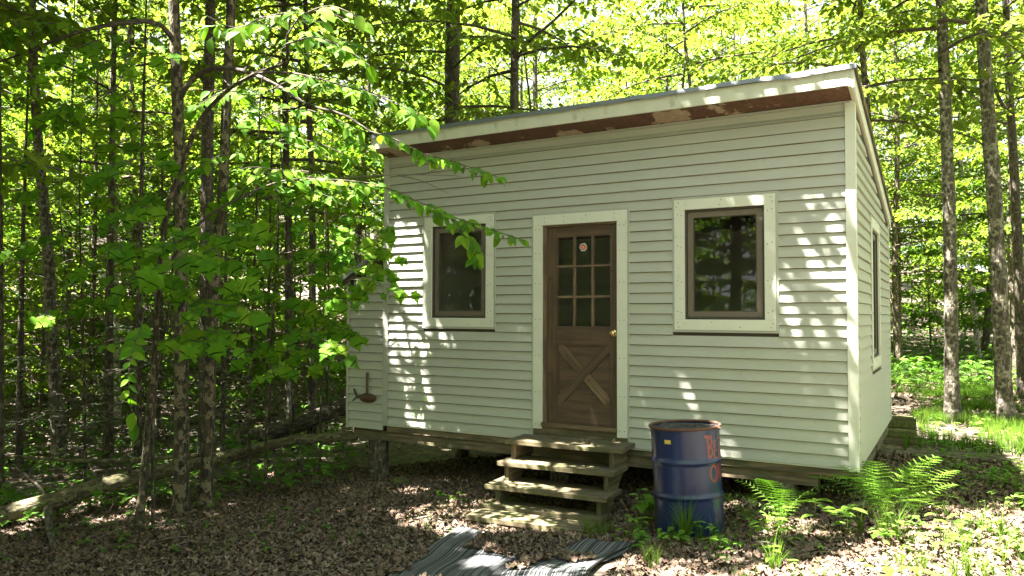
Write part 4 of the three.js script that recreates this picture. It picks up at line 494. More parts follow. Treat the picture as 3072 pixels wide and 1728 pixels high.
  put(26, 100, 260, 13, 34, 1.8, (x, z) => plantTree('tall', tall[Math.floor(r() * 5)], 'woodland_tree', 'tall leafy tree across the yard mirrored in the window panes', 'tree', x, z, 1.1, r() * 6.3, 'trees across the yard', M.bark));
  [[4.2, 0.6], [4.0, -3.6], [4.6, -8.5], [-6.8, 5.8], [-4.7, 7.4], [-8.2, 7.2], [-2.6, 10.4], [-5.6, 9.2], [-10, 5.8], [-3.6, 8.9]].forEach(([x, z], i) => plantTree('bush', bush[i % 4], 'woodland_sapling', 'low bushy young tree across the yard mirrored in the window panes', 'sapling', x, z, 1.05, i, 'young trees across the yard', M.barkDark));
  { // say which one: row by distance, then place counted from the left
    const nth = ['first', 'second', 'third', 'fourth', 'fifth', 'sixth', 'seventh', 'eighth', 'ninth', 'tenth', 'eleventh', 'twelfth', 'thirteenth', 'fourteenth', 'fifteenth', 'sixteenth', 'seventeenth', 'eighteenth', 'nineteenth', 'twentieth'], rows = {};
    for (const [o, deg, d, what] of told) { const w = what.replace(' beyond the leaning log', '').replace(' past the cabin end', ''); if (deg > 65 || deg < -4.5) { o.userData.label = w + ', just outside the picture'; continue; } (rows[(d < 17 ? 'near ' : d < 27 ? 'middling ' : d < 40 ? 'far ' : 'farthest ') + w] ??= []).push([deg, o]); }
    for (const [w, l] of Object.entries(rows)) l.sort((a, b) => b[0] - a[0]).forEach(([, o], i) => { o.userData.label = l.length === 1 ? 'the only ' + w : w + ', ' + (nth[i] ?? 'last') + ' from the left'; });
  }
  // across the yard, mirrored in the panes
  for (const [x, z, s] of [[6.5, 15, 1], [2.5, 18.5, 1.1], [-2.5, 17, 1], [-7, 15.5, 1.1], [10, 9, 1], [11.5, 1.5, 1.1], [-12.5, 13, 1], [9, -7, 1], [4.6, -1.6, 0.9], [5.2, -6, 1], [6.8, 2.6, 1], [7.5, -13, 1.1], [14, 16, 1.2], [-15, 6.5, 1.05]]) plantTree('tall', tall[Math.floor(r() * 5)], 'woodland_tree', 'tall leafy tree across the yard mirrored in the window panes', 'tree', x, z, s, r() * 6.3, 'trees across the yard', M.bark);
}
// ------------------------------------------------------------ near saplings: every leaf a part
function leafShape(half, fold, bend) { // half outline from base to tip, mirrored over the midrib; +y along the leaf, +z its upper face
  const P = [], I = [], n = half.length, h = (x, y) => fold * Math.abs(x) - bend * y * y; for (const s of [1, -1]) { const o = P.length / 3; for (const [x, y] of half) { P.push(0, clamp(y, 0, 1), h(0, y)); P.push(s * x, y, h(x, y)); } for (let i = 0; i < n - 1; i++) { const a = o + 2 * i; s > 0 ? I.push(a, a + 1, a + 3, a, a + 3, a + 2) : I.push(a, a + 3, a + 1, a, a + 2, a + 3); } }
  const g = new THREE.BufferGeometry(); g.setAttribute('position', new THREE.Float32BufferAttribute(P, 3)); g.setIndex(I); g.computeVertexNormals(); return g;
}
const OVATE = [[0, 0], [0.12, 0.06], [0.235, 0.2], [0.285, 0.38], [0.26, 0.56], [0.19, 0.73], [0.1, 0.87], [0.03, 0.96], [0, 1]], MAPLE = [[0, 0.02], [0.12, -0.06], [0.36, -0.04], [0.27, 0.1], [0.35, 0.2], [0.56, 0.4], [0.42, 0.42], [0.42, 0.55], [0.2, 0.5], [0.27, 0.68], [0.15, 0.72], [0.08, 0.9], [0, 1.02]];
const leafGeos = { ovate: [leafShape(OVATE, 0.3, 0.16), leafShape(OVATE, 0.12, 0.3)], maple: [leafShape(MAPLE, 0.16, 0.22), leafShape(MAPLE, 0.05, 0.4)] };
function leafAt(grp, kind, p, dir, nrm, size, r) { const y = dir.clone().normalize(), z = nrm.clone().addScaledVector(y, -nrm.dot(y)).normalize(), x = y.clone().cross(z), o = part('leaf', leafGeos[kind][r() < 0.5 ? 0 : 1], M.nearLeaf[Math.floor(r() * 6)], grp); o.quaternion.setFromRotationMatrix(new THREE.Matrix4().makeBasis(x, y, z)); o.position.copy(p); o.scale.set(size, size, size); return o; }
function spray(grp, base, pts, o) { // a leafy twig: alternate leaves both sides, drooping
  const r = rng(o.seed), q = rel(pts, base), cv = new THREE.CatmullRomCurve3(q, false, 'centripetal'); part(o.name ?? 'twig', limb(q, o.r0 ?? 0.006, o.r1 ?? 0.002, { seg: 5, div: Math.max(6, 4 * pts.length), lump: 0.08 }), M.twig, grp);
  const t0 = o.from ?? 0.1, put = (p, tg, sd, k) => { const side = tg.clone().cross(UP).normalize().multiplyScalar(sd), d = tg.clone().multiplyScalar(0.55).addScaledVector(side, sd ? 0.8 : 0).addScaledVector(UP, -(o.droop ?? 0.35) * (0.5 + r())); d.x += (r() - 0.5) * 0.8; d.y += (r() - 0.5) * 0.6; d.z += (r() - 0.5) * 0.8; const n = UP.clone().multiplyScalar(o.flat ?? 1).add(V((r() - 0.5) * 0.9, 0, (r() - 0.5) * 0.9)).addScaledVector(o.face ?? V(0.5, 0, 0.87), o.lean ?? 0.8); leafAt(grp, o.kind, p, d, n, o.size * (0.55 + 0.65 * r()), r); };
  for (let i = 0; i < o.n; i++) { const t = clamp(lerp(t0, 0.98, (i + 1.1 * r() - 0.3) / o.n), t0, 0.985), p = cv.getPointAt(t), tg = cv.getTangentAt(t); if (o.sub) { const sd = i % 2 ? 1 : -1, side = tg.clone().cross(UP).normalize().multiplyScalar(sd), d = tg.clone().multiplyScalar(0.75).addScaledVector(side, 0.75).addScaledVector(UP, 0.05 - 0.25 * r()).normalize(), l = o.sub * (0.6 + 0.7 * r()) * (1.1 - 0.5 * t), e = p.clone().addScaledVector(d, l).add(V(0, -0.12 * l, 0)); part('twig', limb([p, p.clone().addScaledVector(d, l * 0.5), e], 0.0032, 0.0015, { seg: 4, div: 4 }), M.twig, grp); const m = o.per ?? 5; for (let j = 0; j < m; j++) { const u = (j + 0.6) / m, c = p.clone().lerp(e, u); put(c, d, j % 2 ? 1 : -1); } put(e, d, 0); } else { put(p, tg, i % 2 ? 1 : -1); } }
  put(cv.getPointAt(1), cv.getTangentAt(1), 0);
}
{
  const stem = [[-5.732, -0.665, 2.765], [-5.663, -0.173, 2.766], [-5.561, 0.447, 2.789], [-5.415, 1.095, 2.845], [-5.231, 1.79, 2.939], [-5.038, 2.218, 3.017], [-4.733, 2.599, 3.086], [-4.457, 2.844, 3.167], [-4.011, 3.007, 3.262], [-3.665, 3.074, 3.296], [-3.325, 3.094, 3.332], [-3.17, 3.174, 3.477], [-3.062, 3.35, 3.537]], b = [stem[0][0], ground_y(stem[0][0], stem[0][2]), stem[0][2]];
  const t = thing('beech_sapling', 'beech sapling with a slim stem that bends over toward the cabin roof', 'sapling', b); part('stem', limb(rel(stem, b), 0.036, 0.009, { seg: 9, div: 50, lump: 0.09, flare: 0.4, seed: 9 }), M.bark, t);
  const S = (pts, o) => spray(t, b, pts, { kind: 'ovate', size: 0.1, droop: 0.3, ...o });
  S([[-3.665, 3.074, 3.296], [-3.131, 2.945, 3.446], [-2.645, 2.776, 3.505], [-2.245, 2.62, 3.5], [-1.977, 2.485, 3.455]], { seed: 1, n: 9, sub: 0.3, per: 4, from: 0.3, r0: 0.01, name: 'branch' });
  S([[-3.171, 3.147, 3.476], [-2.773, 3.08, 3.591], [-2.53, 2.958, 3.562], [-2.358, 2.839, 3.573]], { seed: 2, n: 6, sub: 0.24, per: 4, from: 0.25, r0: 0.007, name: 'branch' });
  S([[-3.063, 3.323, 3.536], [-3.002, 3.168, 3.842], [-2.912, 2.994, 4.129], [-2.884, 2.986, 4.344]], { seed: 3, n: 6, sub: 0.22, per: 4, from: 0.2, r0: 0.007, name: 'branch' });
  S([[-3.17, 3.201, 3.478], [-2.786, 3.181, 3.718], [-2.424, 3.124, 3.853], [-2.15, 2.988, 3.921]], { seed: 4, n: 5, sub: 0.22, per: 4, from: 0.2, r0: 0.007, name: 'branch' });
  S([[-5.278, 1.654, 2.903], [-4.891, 2.095, 2.812], [-4.52, 2.287, 2.72], [-4.185, 2.439, 2.533], [-3.787, 2.447, 2.304], [-3.484, 2.401, 2.127], [-3.22, 2.28, 1.97], [-2.929, 2.133, 1.797], [-2.682, 2.039, 1.651], [-2.427, 1.942, 1.499]], { seed: 5, n: 26, sub: 0.22, per: 3, from: 0.4, r0: 0.014, size: 0.118, droop: 0.2, lean: 1.1, name: 'branch' });
  S([[-3.002, 2.163, 1.84], [-2.817, 2.011, 1.843], [-2.747, 1.879, 1.798], [-2.72, 1.779, 1.778]], { seed: 6, n: 8, sub: 0.1, per: 2, size: 0.118, droop: 0.4, lean: 1.1 });
  S([[-4.52, 2.287, 2.72], [-3.691, 2.299, 3.282], [-3.104, 2.246, 3.635], [-2.98, 2.203, 3.908], [-3.006, 2.076, 4.034]], { seed: 7, n: 6, sub: 0.2, per: 3, from: 0.35, size: 0.09 });
  S([[-5.414, 1.165, 2.847], [-4.743, 1.401, 3.393], [-4.068, 1.175, 3.919], [-3.756, 0.987, 4.194], [-3.712, 0.818, 4.22], [-3.687, 0.633, 4.198]], { seed: 8, n: 20, size: 0.1, from: 0.62, droop: 0.25, flat: 0.5, lean: 1, r0: 0.006 });
  S([[-5.359, 1.272, 2.935], [-4.488, 1.134, 3.698], [-4.28, 1.093, 4.038], [-4.256, 1.076, 4.255]], { seed: 9, n: 9, size: 0.095, from: 0.45 });
}
{
  const stem = [[-6.401, -0.474, 0.929], [-6.116, 0.814, 1.16], [-5.587, 2.012, 1.593], [-5.153, 2.825, 1.951], [-4.894, 3.325, 2.167], [-4.684, 3.705, 2.291]], b = [stem[0][0], ground_y(stem[0][0], stem[0][2]), stem[0][2]], t = thing('beech_sapling', 'upright beech sapling with sunlit sprays in front of the cabin corner', 'sapling', b), q = rel(stem, b); q[0].y = -0.08; part('stem', limb(q, 0.022, 0.006, { seg: 7, div: 36, lump: 0.08, seed: 12 }), M.bark, t);
  [[[-5.113, 2.892, 1.988], [-4.613, 2.929, 2.105], [-4.215, 2.849, 2.104], [-3.87, 2.687, 2.014]], [[-4.984, 3.163, 2.097], [-4.503, 3.197, 2.167], [-4.079, 3.074, 2.149], [-3.739, 2.91, 2.062]], [[-4.893, 3.362, 2.168], [-4.393, 3.421, 2.228], [-3.974, 3.361, 2.215], [-3.608, 3.229, 2.114]], [[-5.328, 2.585, 1.811], [-4.693, 2.653, 2.025], [-4.259, 2.581, 2.004], [-3.912, 2.385, 1.911]], [[-5.239, 2.766, 1.883], [-5.112, 2.801, 2.272], [-5.139, 2.723, 2.516], [-5.243, 2.56, 2.686]], [[-4.894, 3.287, 2.165], [-4.829, 3.312, 2.475], [-4.849, 3.219, 2.715], [-4.946, 3.054, 2.88]], [[-4.701, 3.596, 2.297], [-4.345, 3.708, 2.327], [-3.958, 3.707, 2.334], [-3.654, 3.604, 2.27]]].forEach((p, i) => spray(t, b, p, { seed: 70 + i, kind: 'ovate', size: 0.112, n: 8, sub: 0.3, per: 4, from: 0.15, droop: 0.3, lean: 0.9, r0: 0.007, name: 'branch' }));
}
{ // the long leafy end of the maple limb that crosses in front of the eave
  const { t, base } = mapleA; spray(t, base, [[-3.909, 2.993, 1.759], [-3.691, 2.913, 1.688], [-3.476, 2.79, 1.559], [-3.203, 2.7, 1.399], [-2.856, 2.563, 1.193]], { seed: 21, kind: 'ovate', size: 0.118, n: 17, sub: 0.14, per: 2, droop: 0.4, lean: 1.1, from: 0.05, r0: 0.007 });
  [[[[-5.977, 4.145, 2.476], [-5.659, 3.775, 2.856], [-5.474, 3.497, 3.201], [-5.517, 3.397, 3.453]], 41], [[[-6.028, 4.088, 2.734], [-5.908, 3.775, 3.116], [-5.888, 3.564, 3.443], [-6.083, 3.327, 3.662]], 42], [[[-6.358, 3.955, 3.035], [-6.248, 3.917, 3.317], [-6.286, 3.841, 3.567], [-6.421, 3.7, 3.755]], 43], [[[-5.518, 3.711, 2.195], [-4.991, 3.333, 2.338], [-4.646, 3.098, 2.362], [-4.325, 2.967, 2.287]], 44], [[[-5.196, 3.656, 2.122], [-5.113, 3.949, 1.855], [-4.915, 4.1, 1.515], [-4.629, 4.089, 1.119]], 45], [[[-5.947, 3.441, 2.894], [-5.85, 3.21, 3.176], [-5.996, 3.112, 3.372], [-6.104, 2.982, 3.545]], 46]].forEach(([q, sd]) => spray(t, base, q, { seed: sd, kind: 'maple', size: 0.13, n: 6, sub: 0.36, per: 3, from: 0.2, droop: 0.5, flat: 0.9, lean: 0.7, r0: 0.006 }));
  spray(t, base, [[-4.493, 3.27, 1.933], [-4.26, 3.115, 1.908], [-3.972, 2.908, 1.85], [-3.721, 2.707, 1.813]], { seed: 22, kind: 'ovate', size: 0.1, n: 8, sub: 0.25, per: 4, r0: 0.007 });
  for (const q of [[[-4.967, 2.763, 1.033], [-4.615, 2.834, 0.601], [-4.201, 2.867, 0.132], [-3.789, 2.855, -0.221]], [[-4.539, 2.83, 0.557], [-4.313, 2.77, 0.425], [-4.051, 2.627, 0.268]], [[-4.372, 2.853, 0.346], [-4.219, 2.92, 0.26], [-4.064, 3.031, 0.175]], [[-5.403, 2.759, 1.515], [-5.153, 2.715, 1.254], [-4.967, 2.763, 1.033]]]) part('bare_twig', limb(rel(q, base), 0.006, 0.002, { seg: 4, div: 12 }), M.deadTwig, t);
}
function mapleSapling(label, stem, r0, layers, seed) {
  const b = [stem[0][0], ground_y(stem[0][0], stem[0][2]), stem[0][2]], t = thing('maple_sapling', label, 'sapling', b), q = rel(stem, b); q[0].y = -0.08; part('stem', limb(q, r0, 0.006, { seg: 7, div: 30, lump: 0.08, seed }), M.bark, t);
  layers.forEach((l, i) => spray(t, b, l, { seed: seed * 50 + i, kind: 'maple', size: 0.138, n: 4, sub: 0.32, per: 4, from: 0.25, droop: 0.55, flat: 0.8, lean: 1.0, r0: 0.005 }));
}
mapleSapling('maple sapling with tiers of big leaves in front of the spotted trunks', [[-5.641, -0.528, 2.683], [-5.519, 0.604, 2.771], [-5.31, 1.412, 2.796], [-5.166, 2.106, 2.855], [-5.1, 2.642, 2.953]], 0.017, [
  [[-5.226, 1.832, 2.822], [-5.043, 1.895, 3.238], [-4.958, 1.821, 3.533], [-4.967, 1.638, 3.762]], [[-5.286, 1.624, 2.79], [-4.99, 1.634, 3.198], [-4.854, 1.588, 3.464], [-4.869, 1.43, 3.582]], [[-5.227, 1.762, 2.82], [-4.676, 1.806, 2.908], [-4.285, 1.76, 2.911], [-3.983, 1.817, 2.855]], [[-5.31, 1.412, 2.796], [-4.709, 1.504, 3.031], [-4.317, 1.531, 3.036], [-4.071, 1.59, 3.012]],
  [[-5.327, 1.307, 2.802], [-4.713, 1.21, 3.022], [-4.293, 1.169, 3.124], [-4.024, 1.157, 3.084]], [[-5.361, 1.059, 2.812], [-4.712, 1.115, 3.133], [-4.264, 1.08, 3.22], [-3.997, 1.039, 3.18]], [[-5.174, 1.967, 2.855], [-4.645, 2.011, 3.013], [-4.255, 2.037, 3.02], [-3.984, 2.026, 2.979]], [[-5.165, 2.176, 2.857], [-5.073, 2.204, 3.152], [-5.06, 2.143, 3.373], [-5.105, 2.035, 3.51]], [[-5.293, 1.554, 2.792], [-4.568, 1.405, 3.061], [-4.155, 1.372, 3.053], [-3.916, 1.31, 3.028]], [[-5.173, 2.037, 2.857], [-4.386, 1.829, 3.318], [-4.09, 1.681, 3.604], [-4.035, 1.585, 3.8]], [[-5.096, 2.54, 2.946], [-4.977, 2.582, 3.226], [-5.016, 2.51, 3.477], [-5.085, 2.365, 3.627]]], 31);
mapleSapling('maple sapling whose leaf tiers reach out to the closet corner', [[-5.995, -0.479, 1.041], [-5.89, 0.379, 1.128], [-5.653, 1.435, 1.262], [-5.451, 2.273, 1.409], [-5.385, 2.801, 1.506]], 0.02, [
  [[-5.566, 1.604, 1.334], [-5.022, 1.718, 1.371], [-4.669, 1.673, 1.281], [-4.354, 1.633, 1.098], [-4.04, 1.533, 0.913]], [[-5.547, 1.944, 1.336], [-4.873, 1.947, 1.525], [-4.492, 1.893, 1.534], [-4.156, 1.886, 1.455]], [[-5.653, 1.435, 1.262], [-4.983, 1.468, 1.57], [-4.528, 1.463, 1.654], [-4.228, 1.424, 1.595]], [[-5.663, 1.263, 1.261], [-4.948, 1.15, 1.653], [-4.528, 1.082, 1.755], [-4.263, 1.011, 1.715]], [[-5.758, 1.044, 1.193], [-5.451, 0.942, 1.705], [-4.784, 0.785, 2.007], [-4.821, 0.691, 2.256]], [[-5.653, 1.435, 1.262], [-5.442, 1.549, 1.723], [-5.374, 1.501, 2.028]], [[-5.46, 2.105, 1.408], [-5.355, 2.106, 1.809], [-5.319, 1.998, 2.131]], [[-5.451, 2.273, 1.409], [-4.83, 2.254, 1.627], [-4.418, 2.154, 1.617], [-4.121, 2.03, 1.556]], [[-5.758, 1.001, 1.191], [-5.03, 0.944, 1.462], [-4.608, 0.842, 1.561], [-4.37, 0.887, 1.541]], [[-5.381, 2.593, 1.496], [-4.859, 2.57, 1.656], [-4.448, 2.423, 1.644]], [[-5.382, 2.51, 1.493], [-5.348, 2.585, 1.823], [-5.428, 2.435, 2.095]]], 32);
mapleSapling('maple sapling standing close by the closet corner, its leaves covering the closet roof', [[-6.177, -0.339, -0.004], [-6.084, 0.517, 0.09], [-5.827, 1.449, 0.324], [-5.654, 2.193, 0.483], [-5.595, 2.738, 0.586]], 0.018, [
  [[-5.736, 2.014, 0.408], [-5.207, 2.12, 0.569], [-4.804, 2.058, 0.565], [-4.514, 1.92, 0.508]], [[-5.748, 1.731, 0.404], [-5.181, 1.888, 0.661], [-4.817, 1.875, 0.681], [-4.529, 1.74, 0.626]], [[-5.826, 1.544, 0.327], [-5.223, 1.62, 0.675], [-4.829, 1.61, 0.794], [-4.579, 1.522, 0.762]], [[-5.656, 2.38, 0.491], [-5.135, 2.423, 0.654], [-4.772, 2.355, 0.674], [-4.541, 2.214, 0.65]], [[-5.586, 2.553, 0.573], [-5.558, 2.6, 0.905], [-5.564, 2.469, 1.25]], [[-5.745, 1.92, 0.41], [-5.605, 1.975, 0.909], [-5.609, 1.866, 1.254]], [[-5.829, 1.354, 0.321], [-5.576, 1.306, 0.867], [-5.544, 1.22, 1.191]], [[-5.834, 1.258, 0.321], [-5.268, 1.173, 0.684], [-4.912, 1.05, 0.82]], [[-5.585, 2.645, 0.576], [-5.139, 2.719, 0.783], [-4.777, 2.643, 0.803]]], 33);
mapleSapling('maple sapling with light green tiers deepest in the shade near the birch trunk', [[-8.734, -0.819, 1.453], [-8.534, 0.371, 1.613], [-8.249, 1.629, 1.844], [-7.959, 2.623, 2.06], [-7.732, 3.352, 2.188]], 0.02, [
  [[-8.155, 1.906, 1.915], [-7.441, 2.05, 2.086], [-6.895, 2.025, 2.117], [-6.495, 1.884, 2.112]], [[-8.152, 2.092, 1.921], [-7.999, 2.191, 2.298], [-7.957, 2.074, 2.616], [-7.968, 1.929, 2.848]], [[-8.056, 2.453, 1.994], [-7.338, 2.565, 2.162], [-6.887, 2.578, 2.133], [-6.451, 2.466, 2.108]], [[-8.055, 2.546, 1.997], [-7.891, 2.666, 2.369], [-7.808, 2.618, 2.666], [-7.924, 2.476, 2.843]], [[-7.842, 3.06, 2.125], [-7.196, 3.11, 2.216], [-6.75, 3.109, 2.19], [-6.443, 3.005, 2.124]], [[-7.844, 2.969, 2.122], [-7.784, 3.043, 2.437], [-7.84, 2.958, 2.697]], [[-8.248, 1.44, 1.836], [-7.545, 1.479, 2.009], [-7.034, 1.431, 2.059]], [[-8.249, 1.346, 1.833], [-8.074, 1.344, 2.193], [-7.998, 1.255, 2.493]], [[-7.736, 3.307, 2.189], [-7.17, 3.386, 2.327], [-6.761, 3.378, 2.322]]], 34);
// ------------------------------------------------------------ ferns
const frondGeo = [0, 1].map((k) => { const L = [], P = [], I = [], n = 15, quad = (a, b, c) => { const o = P.length / 3; P.push(...a, ...b, ...c); I.push(o, o + 1, o + 2); }; const at = (t) => [0, 1.0 * t - 0.36 * t * t, 0.5 * t * t * (0.8 + 0.5 * k)];
  for (let i = 2; i < n; i++) { const t = i / n, p = at(t), l = 0.17 * Math.pow(Math.sin(Math.PI * Math.pow(1 - t, 0.75) * 0.92 + 0.12), 0.9), w = 0.0115; for (const s of [1, -1]) for (let j = 0; j < 5; j++) { const a = j / 5, b = (j + 1.25) / 5, f = (u) => [p[0] + s * l * u, p[1] + 0.25 * l * u - 0.12 * l * u * u, p[2] + 0.22 * l * u], q = f(a), e = f(Math.min(b, 1.05)), ww = w * (1.05 - a); quad(q, [q[0] + s * 0.012, q[1] + ww * 0.8, q[2] + ww * 0.55], e); quad(q, e, [q[0] + s * 0.012, q[1] - ww * 0.75, q[2] - ww * 0.35]); } }
  for (let i = 0; i < n; i++) { const a = at(i / n), b = at((i + 1) / n), w = 0.004; quad([a[0] - w, a[1], a[2]], [a[0] + w, a[1], a[2]], b); } const g = new THREE.BufferGeometry(); g.setAttribute('position', new THREE.Float32BufferAttribute(P, 3)); g.setIndex(I); const h = g.toNonIndexed(); h.computeVertexNormals(); return h; });
[[-0.52, 0.62, 9, 0.82, 'bright feathery fern beside the drum under the cabin wall'], [-0.82, 0.55, 5, 0.6, 'small fern squeezed against the drum'], [0.2, 0.35, 14, 0.95, 'largest drooping fern clump at the cabin corner'], [0.42, 0.0, 8, 0.8, 'fern just behind the large clump at the cabin corner'], [0.12, -0.45, 7, 0.85, 'tall fern rising against the end wall'], [1.1, -9.0, 9, 1.3, 'pale sunlit fern in the clearing between the mottled trees'], [0.2, -8.2, 9, 1.3, 'pale sunlit fern in the clearing beside the cabin end']].forEach(([x, z, n, s, label], i) => { const t = thing('fern', label, 'fern', [x, ground_y(x, z), z], 'ferns'), r = rng(600 + i); for (let k = 0; k < n; k++) { const o = part('frond', frondGeo[k % 2], M.fern[Math.floor(r() * 3)], t); o.rotation.order = 'YXZ'; o.rotation.y = k / n * 6.28 + r() * 0.7; o.rotation.x = 0.05 + 0.45 * r(); o.scale.setScalar(s * (0.6 + 0.4 * r())); } });

// ------------------------------------------------------------ dead leaves, grass and small plants on the ground
const inRug = (x, z) => x > rugL(z) - 0.03 && x < rugR(z) + 0.05 && z > RUG.z0 - 0.03 && z < RUG.z1;
const onRug = (x, z) => { const n = vnoise(x * 3 + 20, z * 3 + 20, 99, 99, 44); if (x > -1.86) return n > 0.88; if (z < 1.62 + 0.2 * n) return x > -2.75; if (x < -2.72) return n > 0.62 && z > 1.9; const band = x > -2.75 && x < -1.8 && z > 1.6 && z < 1.95 + 0.22 * n; return band || n > 0.8; };
const blocked = (x, z) => Math.hypot(x + 1.19, z - 0.93) < 0.29;
{
  const mk = (k) => { const r = rng(70 + k), P = [], I = [], n = 7, ol = []; for (let i = 0; i < n; i++) { const a = i / n * 6.283, q = (i % 2 ? 0.82 : 1) * (0.7 + 0.45 * r()); ol.push([Math.cos(a) * q * 0.5, Math.sin(a) * q * 0.42]); } const curl = (0.9 + 1.1 * r()) * (k % 2 ? 1 : -1), h = (x, y) => curl * (x * x * 0.9 + 0.5 * y * x) + 0.25 * (r() - 0.5); P.push(0, 0.03, 0); for (const [x, y] of ol) P.push(x, h(x, y), y); for (let i = 0; i < n; i++) I.push(0, 1 + (i + 1) % n, 1 + i); const g = new THREE.BufferGeometry(); g.setAttribute('position', new THREE.Float32BufferAttribute(P, 3)); g.setIndex(I); const q = g.toNonIndexed(); q.computeVertexNormals(); return q; };
  const geos = [0, 1, 2, 3, 4, 5].map(mk), list = geos.map(() => []), r = rng(4242), cx = camera.position.x, cz = camera.position.z;
  const TINT = [[0.115, 0.074, 0.046], [0.145, 0.1, 0.07], [0.075, 0.049, 0.032], [0.19, 0.137, 0.1], [0.105, 0.08, 0.042], [0.14, 0.08, 0.056], [0.058, 0.038, 0.028]];
  const drop = (x, z, s) => { if (blocked(x, z)) return; let y = ground_y(x, z); if (inRug(x, z)) { if (!onRug(x, z)) return; y = rugY(x, z); } const k = Math.floor(r() * geos.length), e = new THREE.Euler((r() - 0.5) * 0.95, r() * 6.283, (r() - 0.5) * 0.95), c = TINT[Math.floor(r() * TINT.length)], b = 0.7 + 0.6 * r(); list[k].push([x, y + 0.008 + 0.022 * r(), z, e, s * (0.5 + 0.9 * r()), c.map((v) => v * b)]); };
  for (let i = 0; i < 130000; i++) { const a = lerp(-12, 70, r()) * Math.PI / 180, d = lerp(3.4, 10.5, Math.pow(r(), 0.8)); drop(cx - Math.sin(a) * d, cz - Math.cos(a) * d, 0.05); }
  for (let i = 0; i < 36000; i++) { const a = lerp(-12, 70, r()) * Math.PI / 180, d = lerp(10.5, 26, Math.sqrt(r())); drop(cx - Math.sin(a) * d, cz - Math.cos(a) * d, 0.09); }
  const grp = new THREE.Group(); grp.name = 'leaf_litter'; grp.userData = { kind: 'stuff', label: 'dry brown dead leaves covering the forest floor' }; scene.add(grp); const m4 = new THREE.Matrix4(), qt = new THREE.Quaternion(), col = new THREE.Color();
  list.forEach((l, k) => { const o = sh(new THREE.InstancedMesh(geos[k], M.litter, l.length)); o.name = 'dead_leaves'; o.userData.kind = 'stuff'; l.forEach(([x, y, z, e, s, c], i) => { o.setMatrixAt(i, m4.compose(V(x, y, z), qt.setFromEuler(e), V(s, s, s))); o.setColorAt(i, col.setRGB(...c)); }); grp.add(o); });
  // a few on the treads
  for (const [x, y, z] of [[-2.75, 0.06, 0.28], [-2.35, 0.06, 0.3], [-2.3, 0.06, 0.34], [-2.15, 0.06, 0.22], [-2.28, -0.13, 0.55], [-2.5, 0.06, 0.15]]) { const o = sh(new THREE.Mesh(geos[Math.floor(r() * 6)], mat({ rgb: TINT[3], roughness: 0.9 }))); o.name = numbered('dead_leaf'); o.position.set(x, y + 0.012, z); o.rotation.set((r() - 0.5) * 0.6, r() * 6, (r() - 0.5) * 0.6); o.scale.setScalar(0.085); o.userData = { label: y > 0 ? 'dry curled leaf lying on the top step' : 'dry curled leaf lying on the second step', category: 'leaf', group: 'dry leaves on the steps' }; scene.add(o); }
}
function blade(P, x, z, h, lean, az, w) { const d = [Math.cos(az), Math.sin(az)], n = 4, at = (t) => [x + d[0] * lean * t * t, h * (t - 0.22 * lean / h * t * t), z + d[1] * lean * t * t]; for (let i = 0; i < n; i++) { const a = at(i / n), b = at((i + 1) / n), wa = w * (1 - i / n), wb = w * (1 - (i + 1) / n), s = [-d[1], d[0]]; P.push(a[0] - s[0] * wa, a[1], a[2] - s[1] * wa, a[0] + s[0] * wa, a[1], a[2] + s[1] * wa, b[0] + s[0] * wb, b[1], b[2] + s[1] * wb); if (i < n - 1) P.push(a[0] - s[0] * wa, a[1], a[2] - s[1] * wa, b[0] + s[0] * wb, b[1], b[2] + s[1] * wb, b[0] - s[0] * wb, b[1], b[2] - s[1] * wb); } }
